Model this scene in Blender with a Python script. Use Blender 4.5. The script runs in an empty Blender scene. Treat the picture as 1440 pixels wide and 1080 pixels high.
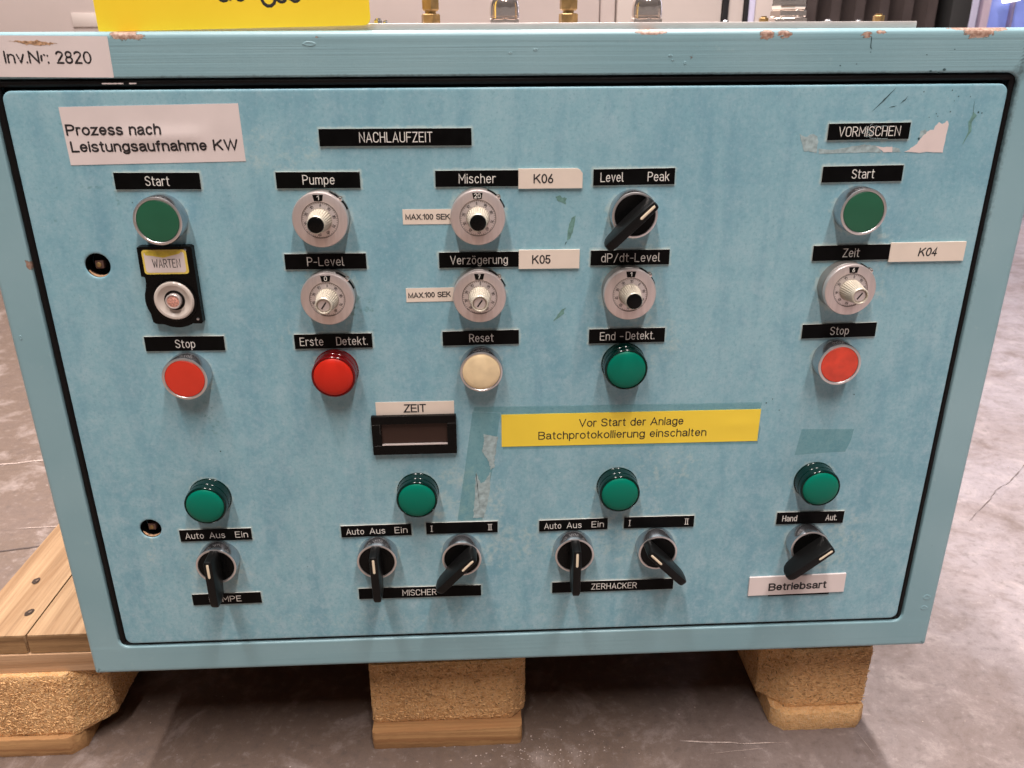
import bpy, bmesh, math, random
import numpy as np
from mathutils import Vector, Matrix, noise
random.seed(7)
rng = np.random.default_rng(7)
SC = bpy.context.scene
COL = SC.collection
R = math.radians

# ------------------------------------------------------------------ camera
cam_d = bpy.data.cameras.new("camera")
cam = bpy.data.objects.new("camera", cam_d)
COL.objects.link(cam)
cam_d.sensor_width = 36
cam_d.lens = 28.849
RX = ((0.998975, -0.04499, -0.005053), (-0.021778, -0.379694, -0.924856), (0.03969, 0.924018, -0.380284))
M = Matrix.Identity(4)
for i in range(3):
    M[i][0] = RX[0][i]
    M[i][1] = -RX[1][i]
    M[i][2] = -RX[2][i]
M.translation = (-0.03197, -0.62823, 0.68936)
cam.matrix_world = M
cam_d.clip_start = 0.02
cam_d.clip_end = 100
cam_d.dof.use_dof = True
cam_d.dof.focus_distance = 0.72
cam_d.dof.aperture_fstop = 14
SC.camera = cam

# ------------------------------------------------------------------ world, lamps, exposure
W = bpy.data.worlds.new("World")
SC.world = W
W.use_nodes = True
bg = W.node_tree.nodes["Background"]
bg.inputs[0].default_value = (1.0, 0.91, 0.90, 1)
bg.inputs[1].default_value = 0.17
SC.view_settings.view_transform = 'Standard'
SC.view_settings.look = 'None'
SC.view_settings.exposure = 0.10
SC.view_settings.gamma = 1

def strip_light(name, x, y, z, sx, sy, power, colour):
    d = bpy.data.lights.new(name, 'AREA')
    d.shape = 'RECTANGLE'
    d.size = sx
    d.size_y = sy
    d.energy = power
    d.color = colour
    o = bpy.data.objects.new(name, d)
    o.location = (x, y, z)
    COL.objects.link(o)
    return o
strip_light("ceiling_strip_light", -0.95, 2.15, 5.0, 0.20, 11.7, 775, (1.0, 0.91, 0.87))
strip_light("ceiling_strip_light", 0.95, 2.15, 5.0, 0.20, 11.7, 775, (1.0, 0.91, 0.87))

# ------------------------------------------------------------------ materials
def rgb(c):
    return (c[0], c[1], c[2], 1)
def new_mat(name):
    m = bpy.data.materials.new(name)
    m.use_nodes = True
    nt = m.node_tree
    return m, nt, nt.nodes["Principled BSDF"]
def simple(name, col, rough=0.5, metal=0.0, spec=0.5, coat=0.0, noise_amt=0.0, noise_scale=60, bump=0.0, bump_scale=300):
    m, nt, b = new_mat(name)
    b.inputs["Base Color"].default_value = rgb(col)
    b.inputs["Roughness"].default_value = rough
    b.inputs["Metallic"].default_value = metal
    b.inputs["Specular IOR Level"].default_value = spec
    b.inputs["Coat Weight"].default_value = coat
    b.inputs["Coat Roughness"].default_value = 0.08
    if noise_amt or bump:
        geo = nt.nodes.new("ShaderNodeNewGeometry")
    if noise_amt:
        n = nt.nodes.new("ShaderNodeTexNoise")
        n.inputs["Scale"].default_value = noise_scale
        n.inputs["Detail"].default_value = 5
        nt.links.new(geo.outputs["Position"], n.inputs["Vector"])
        r = nt.nodes.new("ShaderNodeMapRange")
        r.inputs[1].default_value = 0.3
        r.inputs[2].default_value = 0.7
        r.inputs[3].default_value = 1 - noise_amt
        r.inputs[4].default_value = 1 + noise_amt
        nt.links.new(n.outputs["Fac"], r.inputs[0])
        mx = nt.nodes.new("ShaderNodeVectorMath")
        mx.operation = 'SCALE'
        mx.inputs[0].default_value = col
        nt.links.new(r.outputs[0], mx.inputs["Scale"])
        nt.links.new(mx.outputs[0], b.inputs["Base Color"])
        r2 = nt.nodes.new("ShaderNodeMapRange")
        r2.inputs[3].default_value = max(0.02, rough - 0.12)
        r2.inputs[4].default_value = rough + 0.12
        nt.links.new(n.outputs["Fac"], r2.inputs[0])
        nt.links.new(r2.outputs[0], b.inputs["Roughness"])
    if bump:
        n2 = nt.nodes.new("ShaderNodeTexNoise")
        n2.inputs["Scale"].default_value = bump_scale
        n2.inputs["Detail"].default_value = 4
        nt.links.new(geo.outputs["Position"], n2.inputs["Vector"])
        bp = nt.nodes.new("ShaderNodeBump")
        bp.inputs["Strength"].default_value = bump
        bp.inputs["Distance"].default_value = 0.0006
        nt.links.new(n2.outputs["Fac"], bp.inputs["Height"])
        nt.links.new(bp.outputs[0], b.inputs["Normal"])
    return m

class NT:
    """small node-tree helper"""
    def __init__(s, name):
        s.m, s.nt, s.b = new_mat(name)
        s.geo = s.nt.nodes.new("ShaderNodeNewGeometry")
        s.pos = s.geo.outputs["Position"]
    def link(s, a, b):
        s.nt.links.new(a, b)
    def mapping(s, scale, loc=(0, 0, 0), rot=(0, 0, 0)):
        n = s.nt.nodes.new("ShaderNodeMapping")
        n.inputs["Scale"].default_value = scale
        n.inputs["Location"].default_value = loc
        n.inputs["Rotation"].default_value = rot
        s.link(s.pos, n.inputs["Vector"])
        return n.outputs[0]
    def noise(s, scale, detail=5, rough=0.55, vec=None, dist=0.0):
        n = s.nt.nodes.new("ShaderNodeTexNoise")
        n.inputs["Scale"].default_value = scale
        n.inputs["Detail"].default_value = detail
        n.inputs["Roughness"].default_value = rough
        n.inputs["Distortion"].default_value = dist
        s.link(vec or s.pos, n.inputs["Vector"])
        return n.outputs["Fac"]
    def voronoi(s, scale, feature='F1', vec=None):
        n = s.nt.nodes.new("ShaderNodeTexVoronoi")
        n.feature = feature
        n.inputs["Scale"].default_value = scale
        s.link(vec or s.pos, n.inputs["Vector"])
        return n
    def rng(s, v, a, b, c=0.0, d=1.0):
        n = s.nt.nodes.new("ShaderNodeMapRange")
        for i, q in enumerate((a, b, c, d)):
            n.inputs[i + 1].default_value = q
        s.link(v, n.inputs[0])
        return n.outputs[0]
    def math(s, op, a, b=None):
        n = s.nt.nodes.new("ShaderNodeMath")
        n.operation = op
        for i, q in enumerate((a, b)):
            if q is None:
                continue
            if isinstance(q, (int, float)):
                n.inputs[i].default_value = q
            else:
                s.link(q, n.inputs[i])
        return n.outputs[0]
    def mix(s, f, a, b):
        n = s.nt.nodes.new("ShaderNodeMix")
        n.data_type = 'RGBA'
        for k, q in ((0, f), (6, a), (7, b)):
            if isinstance(q, tuple):
                n.inputs[k].default_value = rgb(q)
            elif isinstance(q, (int, float)):
                n.inputs[k].default_value = q
            else:
                s.link(q, n.inputs[k])
        return n.outputs[2]
    def attr(s, name):
        n = s.nt.nodes.new("ShaderNodeAttribute")
        n.attribute_name = name
        return n.outputs["Fac"]
    def bump(s, h, strength=0.3, dist=0.0005):
        n = s.nt.nodes.new("ShaderNodeBump")
        n.inputs["Strength"].default_value = strength
        n.inputs["Distance"].default_value = dist
        s.link(h, n.inputs["Height"])
        s.link(n.outputs[0], s.b.inputs["Normal"])
    def out(s, col=None, rough=None):
        if col is not None:
            s.link(col, s.b.inputs["Base Color"])
        if rough is not None:
            s.link(rough, s.b.inputs["Roughness"])
        return s.m

def door_paint():
    t = NT("door_paint")
    big = t.noise(5.5, 4, 0.5, dist=0.6)
    streak = t.noise(1.0, 5, 0.6, vec=t.mapping((40, 1, 6)), dist=0.3)
    mid = t.noise(34, 10, 0.72, dist=0.2)
    fine = t.noise(260, 5, 0.78)
    c = t.mix(t.rng(big, 0.36, 0.64), (0.203, 0.408, 0.484), (0.258, 0.466, 0.530))
    c = t.mix(t.rng(streak, 0.48, 0.68, 0, 0.58), c, (0.142, 0.325, 0.415))
    c = t.mix(t.rng(mid, 0.50, 0.68, 0, 0.50), c, (0.350, 0.525, 0.585))
    c = t.mix(t.rng(mid, 0.47, 0.32, 0, 0.42), c, (0.145, 0.315, 0.41))
    blotch = t.noise(88, 8, 0.78, vec=t.mapping((1, 1, 0.75)), dist=0.3)
    low = t.nt.nodes.new("ShaderNodeSeparateXYZ")
    t.link(t.pos, low.inputs[0])
    lw = t.rng(low.outputs["Z"], 0.60, 0.25, 0.30, 1.0)
    c = t.mix(t.math('MULTIPLY', t.rng(blotch, 0.46, 0.66, 0, 0.62), lw), c, (0.40, 0.55, 0.61))
    c = t.mix(t.math('MULTIPLY', t.rng(blotch, 0.44, 0.32, 0, 0.35), lw), c, (0.15, 0.33, 0.43))
    c = t.mix(t.rng(fine, 0.53, 0.70, 0, 0.60), c, (0.14, 0.31, 0.38))
    c = t.mix(t.rng(fine, 0.47, 0.32, 0, 0.45), c, (0.38, 0.53, 0.59))
    pep = t.noise(430, 3, 0.7)
    c = t.mix(t.rng(pep, 0.58, 0.70, 0, 0.50), c, (0.12, 0.27, 0.33))
    c = t.mix(t.rng(pep, 0.40, 0.30, 0, 0.40), c, (0.42, 0.56, 0.60))
    ragged = t.noise(210, 5, 0.7)
    halo = t.attr("halo")
    h = t.rng(t.math('ADD', halo, t.rng(ragged, 0.25, 0.75, -0.45, 0.45)), 0.30, 0.85, 0, 0.72)
    c = t.mix(h, c, (0.47, 0.585, 0.565))
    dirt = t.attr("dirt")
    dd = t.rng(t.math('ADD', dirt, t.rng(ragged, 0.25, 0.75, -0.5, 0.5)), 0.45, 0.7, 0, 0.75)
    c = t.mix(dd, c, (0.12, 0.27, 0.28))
    t.bump(t.math('ADD', t.math('MULTIPLY', mid, 0.8), t.math('ADD', t.math('MULTIPLY', fine, 0.25), t.math('MULTIPLY', h, 0.3))), 0.22, 0.0010)
    t.b.inputs["Specular IOR Level"].default_value = 0.42
    return t.out(c, t.rng(mid, 0.3, 0.7, 0.50, 0.36))

def frame_paint():
    t = NT("frame_paint")
    brush = t.noise(1.0, 6, 0.6, vec=t.mapping((3, 60, 420)), dist=0.1)
    big = t.noise(7, 4, 0.5)
    speck = t.noise(120, 5, 0.6)
    c = t.mix(t.rng(big, 0.35, 0.65), (0.214, 0.370, 0.412), (0.265, 0.422, 0.462))
    c = t.mix(t.rng(speck, 0.62, 0.75, 0, 0.3), c, (0.36, 0.50, 0.49))
    sp = t.nt.nodes.new("ShaderNodeSeparateXYZ")
    t.link(t.pos, sp.inputs[0])
    rail = t.math('MAXIMUM', t.rng(sp.outputs["Z"], 0.662, 0.672), t.rng(sp.outputs["Z"], 0.176, 0.172, 0, 0.55))
    c = t.mix(t.math('MULTIPLY', t.rng(brush, 0.5, 0.75, 0, 0.35), rail), c, (0.165, 0.305, 0.35))
    chip = t.attr("chip")
    ragged = t.noise(330, 4, 0.6)
    e = t.math('ADD', chip, t.rng(ragged, 0.25, 0.75, -0.45, 0.45))
    rim = t.rng(e, 0.40, 0.46)
    core = t.rng(e, 0.50, 0.56)
    c = t.mix(rim, c, (0.10, 0.12, 0.11))
    c = t.mix(core, c, t.mix(t.rng(t.noise(400, 3), 0.4, 0.65), (0.25, 0.14, 0.10), (0.48, 0.34, 0.27)))
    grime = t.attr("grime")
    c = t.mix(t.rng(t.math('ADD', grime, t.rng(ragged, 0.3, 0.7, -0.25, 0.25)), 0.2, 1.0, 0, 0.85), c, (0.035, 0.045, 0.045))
    t.bump(t.math('ADD', t.math('MULTIPLY', t.math('MULTIPLY', brush, rail), 0.9), t.math('SUBTRACT', t.math('MULTIPLY', speck, 0.3), t.math('MULTIPLY', core, 1.2))), 0.42, 0.0009)
    return t.out(c, t.rng(brush, 0.3, 0.7, 0.30, 0.44))

def concrete():
    t = NT("concrete_floor")
    big = t.noise(0.8, 4, 0.55, dist=0.5)
    patch = t.noise(3.2, 6, 0.6, dist=0.9)
    mid = t.noise(15, 9, 0.72, dist=0.5)
    fine = t.noise(75, 8, 0.78)
    grit = t.noise(520, 3, 0.7)
    scr = t.noise(1.0, 6, 0.75, vec=t.mapping((7, 120, 1), rot=(0, 0, 0.45)))
    scr2 = t.noise(1.0, 6, 0.75, vec=t.mapping((110, 6, 1), rot=(0, 0, 0.2)))
    sx = t.nt.nodes.new("ShaderNodeSeparateXYZ")
    t.link(t.pos, sx.inputs[0])
    side = t.rng(t.math('ADD', sx.outputs["X"], t.math('MULTIPLY', big, 0.8)), 0.45, 1.05)
    c = t.mix(side, (0.142, 0.100, 0.077), (0.262, 0.228, 0.238))  # brown darkened as shade by the pallet; lilac window reflection painted in at right
    c = t.mix(t.rng(patch, 0.44, 0.66, 0, 0.55), c, (0.165, 0.118, 0.098))
    c = t.mix(t.rng(mid, 0.50, 0.68, 0, 0.70), c, (0.120, 0.086, 0.073))
    c = t.mix(t.rng(mid, 0.47, 0.30, 0, 0.55), c, (0.42, 0.355, 0.335))
    c = t.mix(t.rng(fine, 0.52, 0.67, 0, 0.60), c, (0.088, 0.068, 0.060))
    c = t.mix(t.rng(fine, 0.45, 0.30, 0, 0.40), c, (0.44, 0.38, 0.365))
    c = t.mix(t.rng(scr, 0.60, 0.74, 0, 0.45), c, (0.090, 0.066, 0.058))
    c = t.mix(t.rng(scr2, 0.64, 0.74, 0, 0.35), c, (0.40, 0.34, 0.32))
    c = t.mix(t.rng(grit, 0.60, 0.74, 0, 0.6), c, (0.06, 0.045, 0.04))
    c = t.mix(t.rng(t.noise(90, 3, 0.6), 0.73, 0.76, 0, 0.8), c, (0.60, 0.53, 0.50))
    t.bump(t.math('ADD', fine, t.math('MULTIPLY', grit, 0.5)), 0.4, 0.0014)
    return t.out(c, t.rng(mid, 0.3, 0.7, 0.36, 0.62))

def chipboard():
    t = NT("chipboard")
    v = t.voronoi(300, vec=t.mapping((1, 1, 1.9), rot=(0.3, 0.4, 0.2)))
    v2 = t.voronoi(520, vec=t.mapping((1.8, 1, 1), rot=(0.1, 0.7, 0.2)))
    n = t.noise(330, 6, 0.8)
    b = t.noise(14, 6, 0.65)
    sepc = t.nt.nodes.new("ShaderNodeSeparateColor")
    t.link(v.outputs["Color"], sepc.inputs[0])
    c = t.mix(t.rng(sepc.outputs[0], 0.1, 0.9), (0.80, 0.42, 0.155), (0.94, 0.57, 0.25))
    c = t.mix(t.rng(n, 0.50, 0.66, 0, 0.38), c, (0.36, 0.17, 0.06))
    c = t.mix(t.rng(v2.outputs["Distance"], 0.45, 0.8, 0, 0.55), c, (0.88, 0.62, 0.38))
    c = t.mix(t.rng(b, 0.50, 0.72, 0, 0.5), c, (0.33, 0.15, 0.06))
    c = t.mix(t.rng(t.noise(170, 4, 0.8), 0.62, 0.68, 0, 0.85), c, (0.06, 0.028, 0.014))
    t.bump(t.math('ADD', n, t.math('ADD', sepc.outputs[0], v2.outputs["Distance"])), 0.8, 0.0016)
    return t.out(c, t.rng(n, 0, 1, 0.8, 0.95))

def pine(name, along, light, dark, knots=0.0):
    t = NT(name)
    sc = {'x': (2.2, 55, 75), 'y': (60, 2.4, 75)}[along]
    g = t.noise(1.0, 5, 0.6, vec=t.mapping(sc), dist=0.9)
    sc2 = {'x': (9, 330, 330), 'y': (330, 9, 330)}[along]
    g2 = t.noise(1.0, 4, 0.6, vec=t.mapping(sc2))
    b = t.noise(6, 4, 0.5)
    c = t.mix(t.rng(g, 0.40, 0.66), light, dark)
    c = t.mix(t.rng(g2, 0.45, 0.75, 0, 0.45), c, tuple(q * 0.55 for q in dark))
    c = t.mix(t.rng(b, 0.5, 0.75, 0, 0.35), c, tuple(q * 0.8 for q in dark))
    t.bump(t.math('ADD', g2, t.math('MULTIPLY', g, 0.6)), 0.4, 0.0012)
    return t.out(c, t.rng(g, 0, 1, 0.55, 0.75))

def brushed(name, col, rough, scale=(1, 1, 1)):
    t = NT(name)
    n = t.noise(1.0, 4, 0.6, vec=t.mapping(scale))
    t.b.inputs["Metallic"].default_value = 0.75
    c = t.mix(t.rng(n, 0.3, 0.7), col, tuple(q * 0.86 for q in col))
    return t.out(c, t.rng(n, 0.2, 0.8, rough - 0.05, rough + 0.08))

MAT = dict(
    door=door_paint(), frame=frame_paint(), floor=concrete(), chip=chipboard(),
    pine=pine("pine_deck", 'y', (0.43, 0.272, 0.145), (0.270, 0.150, 0.068)),
    pine_end=pine("pine_end", 'x', (0.34, 0.195, 0.085), (0.16, 0.08, 0.03)),
    pine_x=pine("pine_stringer", 'x', (0.55, 0.345, 0.20), (0.38, 0.21, 0.10)),
    pine_low=pine("pine_bottom", 'x', (0.56, 0.32, 0.135), (0.36, 0.175, 0.07)),
    rubber=simple("black_rubber", (0.004, 0.003, 0.003), 0.5, spec=0.2, bump=0.5, bump_scale=500),
    grey_steel=simple("dark_steel", (0.05, 0.05, 0.05), 0.5, 0.5),
    black=simple("black_plastic", (0.003, 0.003, 0.003), 0.28, spec=0.14, bump=0.06, noise_amt=0.15),
    lever=simple("black_lever_plastic", (0.005, 0.005, 0.005), 0.38, spec=0.2, bump=0.10, bump_scale=900),
    plate=simple("engraved_plate", (0.003, 0.003, 0.003), 0.35, spec=0.07, noise_amt=0.25, noise_scale=90),
    plate_core=simple("white_plate_core", (0.62, 0.60, 0.55), 0.6),
    engrave=simple("engraved_white", (0.74, 0.71, 0.66), 0.6),
    chrome=simple("worn_chrome", (0.50, 0.51, 0.54), 0.20, 0.95, noise_amt=0.10, noise_scale=160),
    chrome_rim=simple("chrome_rim", (0.66, 0.64, 0.63), 0.30, 0.85),
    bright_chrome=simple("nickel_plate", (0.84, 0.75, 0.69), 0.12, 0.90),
    green_cap=simple("dark_green_cap", (0.012, 0.105, 0.052), 0.42, noise_amt=0.06),
    red_cap=simple("red_cap", (0.62, 0.035, 0.014), 0.40, noise_amt=0.05),
    red_worn=simple("worn_red_cap", (0.66, 0.055, 0.025), 0.34, noise_amt=0.22, noise_scale=75),
    cream_cap=simple("cream_cap", (0.80, 0.63, 0.38), 0.35, noise_amt=0.10, noise_scale=90),
    lens_green=simple("green_lens", (0.0, 0.160, 0.102), 0.34, spec=0.18),
    body_green=simple("green_lamp_body", (0.0, 0.015, 0.012), 0.16, spec=0.22, coat=0.22),
    lens_red=simple("red_lens", (0.56, 0.022, 0.010), 0.36, spec=0.25),
    body_red=simple("red_lamp_body", (0.13, 0.003, 0.004), 0.16, spec=0.25, coat=0.25),
    dial_face=brushed("satin_aluminium", (0.76, 0.665, 0.635), 0.42, (300, 300, 25)),
    dial_body=simple("grey_dial_body", (0.30, 0.29, 0.275), 0.38, 0.6, noise_amt=0.1),
    dial_scale=simple("dial_scale_ring", (0.70, 0.625, 0.60), 0.36, 0.6),
    knob=simple("ivory_knob", (0.62, 0.57, 0.47), 0.35, 0.35),
    ink=simple("black_ink", (0.014, 0.011, 0.012), 0.6),
    marker=simple("ivory_marker", (0.80, 0.68, 0.50), 0.45),
    paper=simple("label_paper", (0.72, 0.63, 0.605), 0.34, noise_amt=0.05, noise_scale=25),
    tape_white=simple("cream_tape_label", (0.76, 0.655, 0.555), 0.42, noise_amt=0.03),
    yellow=simple("yellow_label_paper", (0.90, 0.655, 0.05), 0.48, noise_amt=0.03, noise_scale=20),
    sign=simple("yellow_card", (0.86, 0.60, 0.02), 0.55, noise_amt=0.03, noise_scale=15),
    lcd=simple("dark_display_glass", (0.040, 0.022, 0.017), 0.2, spec=0.2),
    silver_and_glint=simple("silver_and_lip_glint", (0.62, 0.55, 0.52), 0.3, 0.4),
    funnel=simple("grey_white_funnel", (0.60, 0.53, 0.47), 0.22, noise_amt=0.08),
    copper=simple("speckled_copper", (0.66, 0.33, 0.26), 0.5, 0.2, noise_amt=0.6, noise_scale=1400),
    brass=simple("tarnished_brass", (0.36, 0.235, 0.10), 0.42, 0.8, noise_amt=0.3, noise_scale=160),
    gland_plate=simple("grey_gland_plate", (0.55, 0.50, 0.47), 0.45, 0.3, noise_amt=0.05),
    rust=simple("rusty_filler", (0.42, 0.25, 0.14), 0.8, noise_amt=0.6, noise_scale=500, bump=0.9),
    bare=simple("bare_scrape", (0.13, 0.27, 0.24), 0.6, noise_amt=0.3, noise_scale=300),
    residue=simple("torn_sticker", (0.73, 0.62, 0.59), 0.5, noise_amt=0.04),
    residue_grey=simple("grey_glue_residue", (0.33, 0.43, 0.44), 0.5, noise_amt=0.3, noise_scale=240),
    dark_mark=simple("dark_scratch", (0.025, 0.06, 0.065), 0.6),
    enclosure=simple("white_enclosure_paint", (0.56, 0.475, 0.445), 0.42, noise_amt=0.05, noise_scale=4),
    enclosure2=simple("cream_enclosure_paint", (0.62, 0.54, 0.50), 0.42, noise_amt=0.05, noise_scale=4),
    dark_gap=simple("black_rubber_strip", (0.01, 0.01, 0.012), 0.5),
    bellows=simple("black_bellows", (0.075, 0.058, 0.055), 0.45, noise_amt=0.2, noise_scale=12),
    lilac=simple("lilac_post_paint", (0.62, 0.50, 0.60), 0.4),
    pale_post=simple("pale_post_paint", (0.68, 0.66, 0.86), 0.4),
    blue=simple("blue_panel_paint", (0.22, 0.29, 0.74), 0.35, noise_amt=0.25, noise_scale=6),
    hall=simple("hall_wall_plaster", (0.55, 0.50, 0.50), 0.8, noise_amt=0.08, noise_scale=2),
    ceil=simple("ceiling_grey", (0.20, 0.19, 0.19), 0.8),
    chalk=simple("pale_floor_mark", (0.45, 0.36, 0.32), 0.8, noise_amt=0.3, noise_scale=300),
    crack=simple("dark_floor_joint", (0.075, 0.055, 0.05), 0.8),
)
def tape_mat():
    m, nt, b = new_mat("clear_tape")
    tr = nt.nodes.new("ShaderNodeBsdfTransparent")
    tr.inputs[0].default_value = (0.84, 0.93, 0.93, 1)
    b.inputs["Base Color"].default_value = (0.22, 0.42, 0.44, 1)
    b.inputs["Roughness"].default_value = 0.25
    mx = nt.nodes.new("ShaderNodeMixShader")
    mx.inputs[0].default_value = 0.22
    nt.links.new(tr.outputs[0], mx.inputs[1])
    nt.links.new(b.outputs[0], mx.inputs[2])
    nt.links.new(mx.outputs[0], nt.nodes["Material Output"].inputs[0])
    return m
MAT['tape'] = tape_mat()
def lamp_mat(name, col, s):
    m, nt, b = new_mat(name)
    b.inputs["Base Color"].default_value = (0.8, 0.8, 0.8, 1)
    b.inputs["Emission Color"].default_value = rgb(col)
    b.inputs["Emission Strength"].default_value = s
    return m
MAT['glare_bar'] = lamp_mat("lamp_glare_glow", (1.0, 0.96, 0.80), 3.0)
MAT['window'] = lamp_mat("daylit_window", (0.78, 0.80, 1.0), 4.5)

# ------------------------------------------------------------------ mesh helper
class MB:
    def __init__(s, scale=0.001):
        s.v = []; s.f = []; s.mi = []; s.k = scale
    def add(s, vs, fs, mi=0):
        o = len(s.v)
        s.v += [tuple(q) for q in vs]
        for f in fs:
            s.f.append(tuple(i + o for i in f)); s.mi.append(mi)
    def box(s, x0, x1, y0, y1, z0, z1, mi=0, bev=0.0, seg=2, rot=None, piv=(0, 0, 0)):
        if bev <= 0:
            vs = [(x, y, z) for x in (x0, x1) for y in (y0, y1) for z in (z0, z1)]
            fs = [(0, 1, 3, 2), (4, 6, 7, 5), (0, 4, 5, 1), (2, 3, 7, 6), (0, 2, 6, 4), (1, 5, 7, 3)]
        else:
            bm = bmesh.new()
            bmesh.ops.create_cube(bm, size=1)
            for v in bm.verts:
                v.co = Vector(((x0 + x1) / 2 + v.co.x * (x1 - x0), (y0 + y1) / 2 + v.co.y * (y1 - y0), (z0 + z1) / 2 + v.co.z * (z1 - z0)))
            bmesh.ops.bevel(bm, geom=bm.edges[:], offset=bev, segments=seg, affect='EDGES', profile=0.5)
            bm.verts.index_update()
            vs = [tuple(v.co) for v in bm.verts]; fs = [tuple(v.index for v in f.verts) for f in bm.faces]
            bm.free()
        if rot:
            p = Vector(piv)
            vs = [tuple(rot @ (Vector(q) - p) + p) for q in vs]
        s.add(vs, fs, mi)
    def lathe(s, prof, n=48, cx=0, cz=0, mi=0, cap0=False, cap1=True, axis='y', mod=None):
        """prof: (radius, d); d is the distance out of the door (towards -y)"""
        vs = []; m = len(prof)
        for j, (r, d) in enumerate(prof):
            for i in range(n):
                a = 2 * math.pi * i / n
                rr = r * (mod(j, i) if mod else 1)
                if axis == 'y':
                    vs.append((cx + rr * math.sin(a), -d, cz + rr * math.cos(a)))
                else:
                    vs.append((cx + rr * math.cos(a), cz + rr * math.sin(a), d))
        fs = []
        for j in range(m - 1):
            for i in range(n):
                i2 = (i + 1) % n
                fs.append((j * n + i, j * n + i2, (j + 1) * n + i2, (j + 1) * n + i))
        if cap1:
            fs.append(tuple((m - 1) * n + i for i in range(n)))
        if cap0:
            fs.append(tuple(i for i in reversed(range(n))))
        s.add(vs, fs, mi)
    def prism(s, poly, d0, d1, mi_side=0, mi_front=0, top_inset=0.0):
        """poly in (x,z); from depth d0 to d1 out of the door"""
        n = len(poly)
        cx = sum(p[0] for p in poly) / n; cz = sum(p[1] for p in poly) / n
        vs = [(p[0], -d0, p[1]) for p in poly]
        vs += [(cx + (p[0] - cx) * (1 - top_inset), -d1, cz + (p[1] - cz) * (1 - top_inset)) for p in poly]
        s.add(vs, [(i, (i + 1) % n, n + (i + 1) % n, n + i) for i in range(n)] + [tuple(range(n))], mi_side)
        s.add(vs[n:], [tuple(range(n))], mi_front)
    def build(s, name, mats, parent=None, loc=(0, 0, 0), rot=(0, 0, 0), smooth=True, label=None, angle=32):
        me = bpy.data.meshes.new(name)
        k = s.k
        me.from_pydata([(a * k, b * k, c * k) for a, b, c in s.v], [], s.f)
        if not isinstance(mats, (list, tuple)):
            mats = [mats]
        for m in mats:
            me.materials.append(m)
        me.polygons.foreach_set("material_index", s.mi)
        bm = bmesh.new(); bm.from_mesh(me)
        bmesh.ops.recalc_face_normals(bm, faces=bm.faces[:])
        bm.to_mesh(me); bm.free()
        if smooth:
            me.polygons.foreach_set("use_smooth", [True] * len(me.polygons))
            me.set_sharp_from_angle(angle=R(angle))
        me.update()
        o = bpy.data.objects.new(name, me)
        COL.objects.link(o)
        if parent:
            o.parent = parent
        o.location = loc
        o.rotation_euler = rot
        if label:
            o["label"] = label
        return o

def thing(name, label, cat, loc=(0, 0, 0), group=None):
    o = bpy.data.objects.new(name, None)
    o.empty_display_size = 0.1
    COL.objects.link(o)
    o.location = loc
    o["label"] = label
    o["category"] = cat
    if group:
        o["group"] = group
    return o

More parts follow.
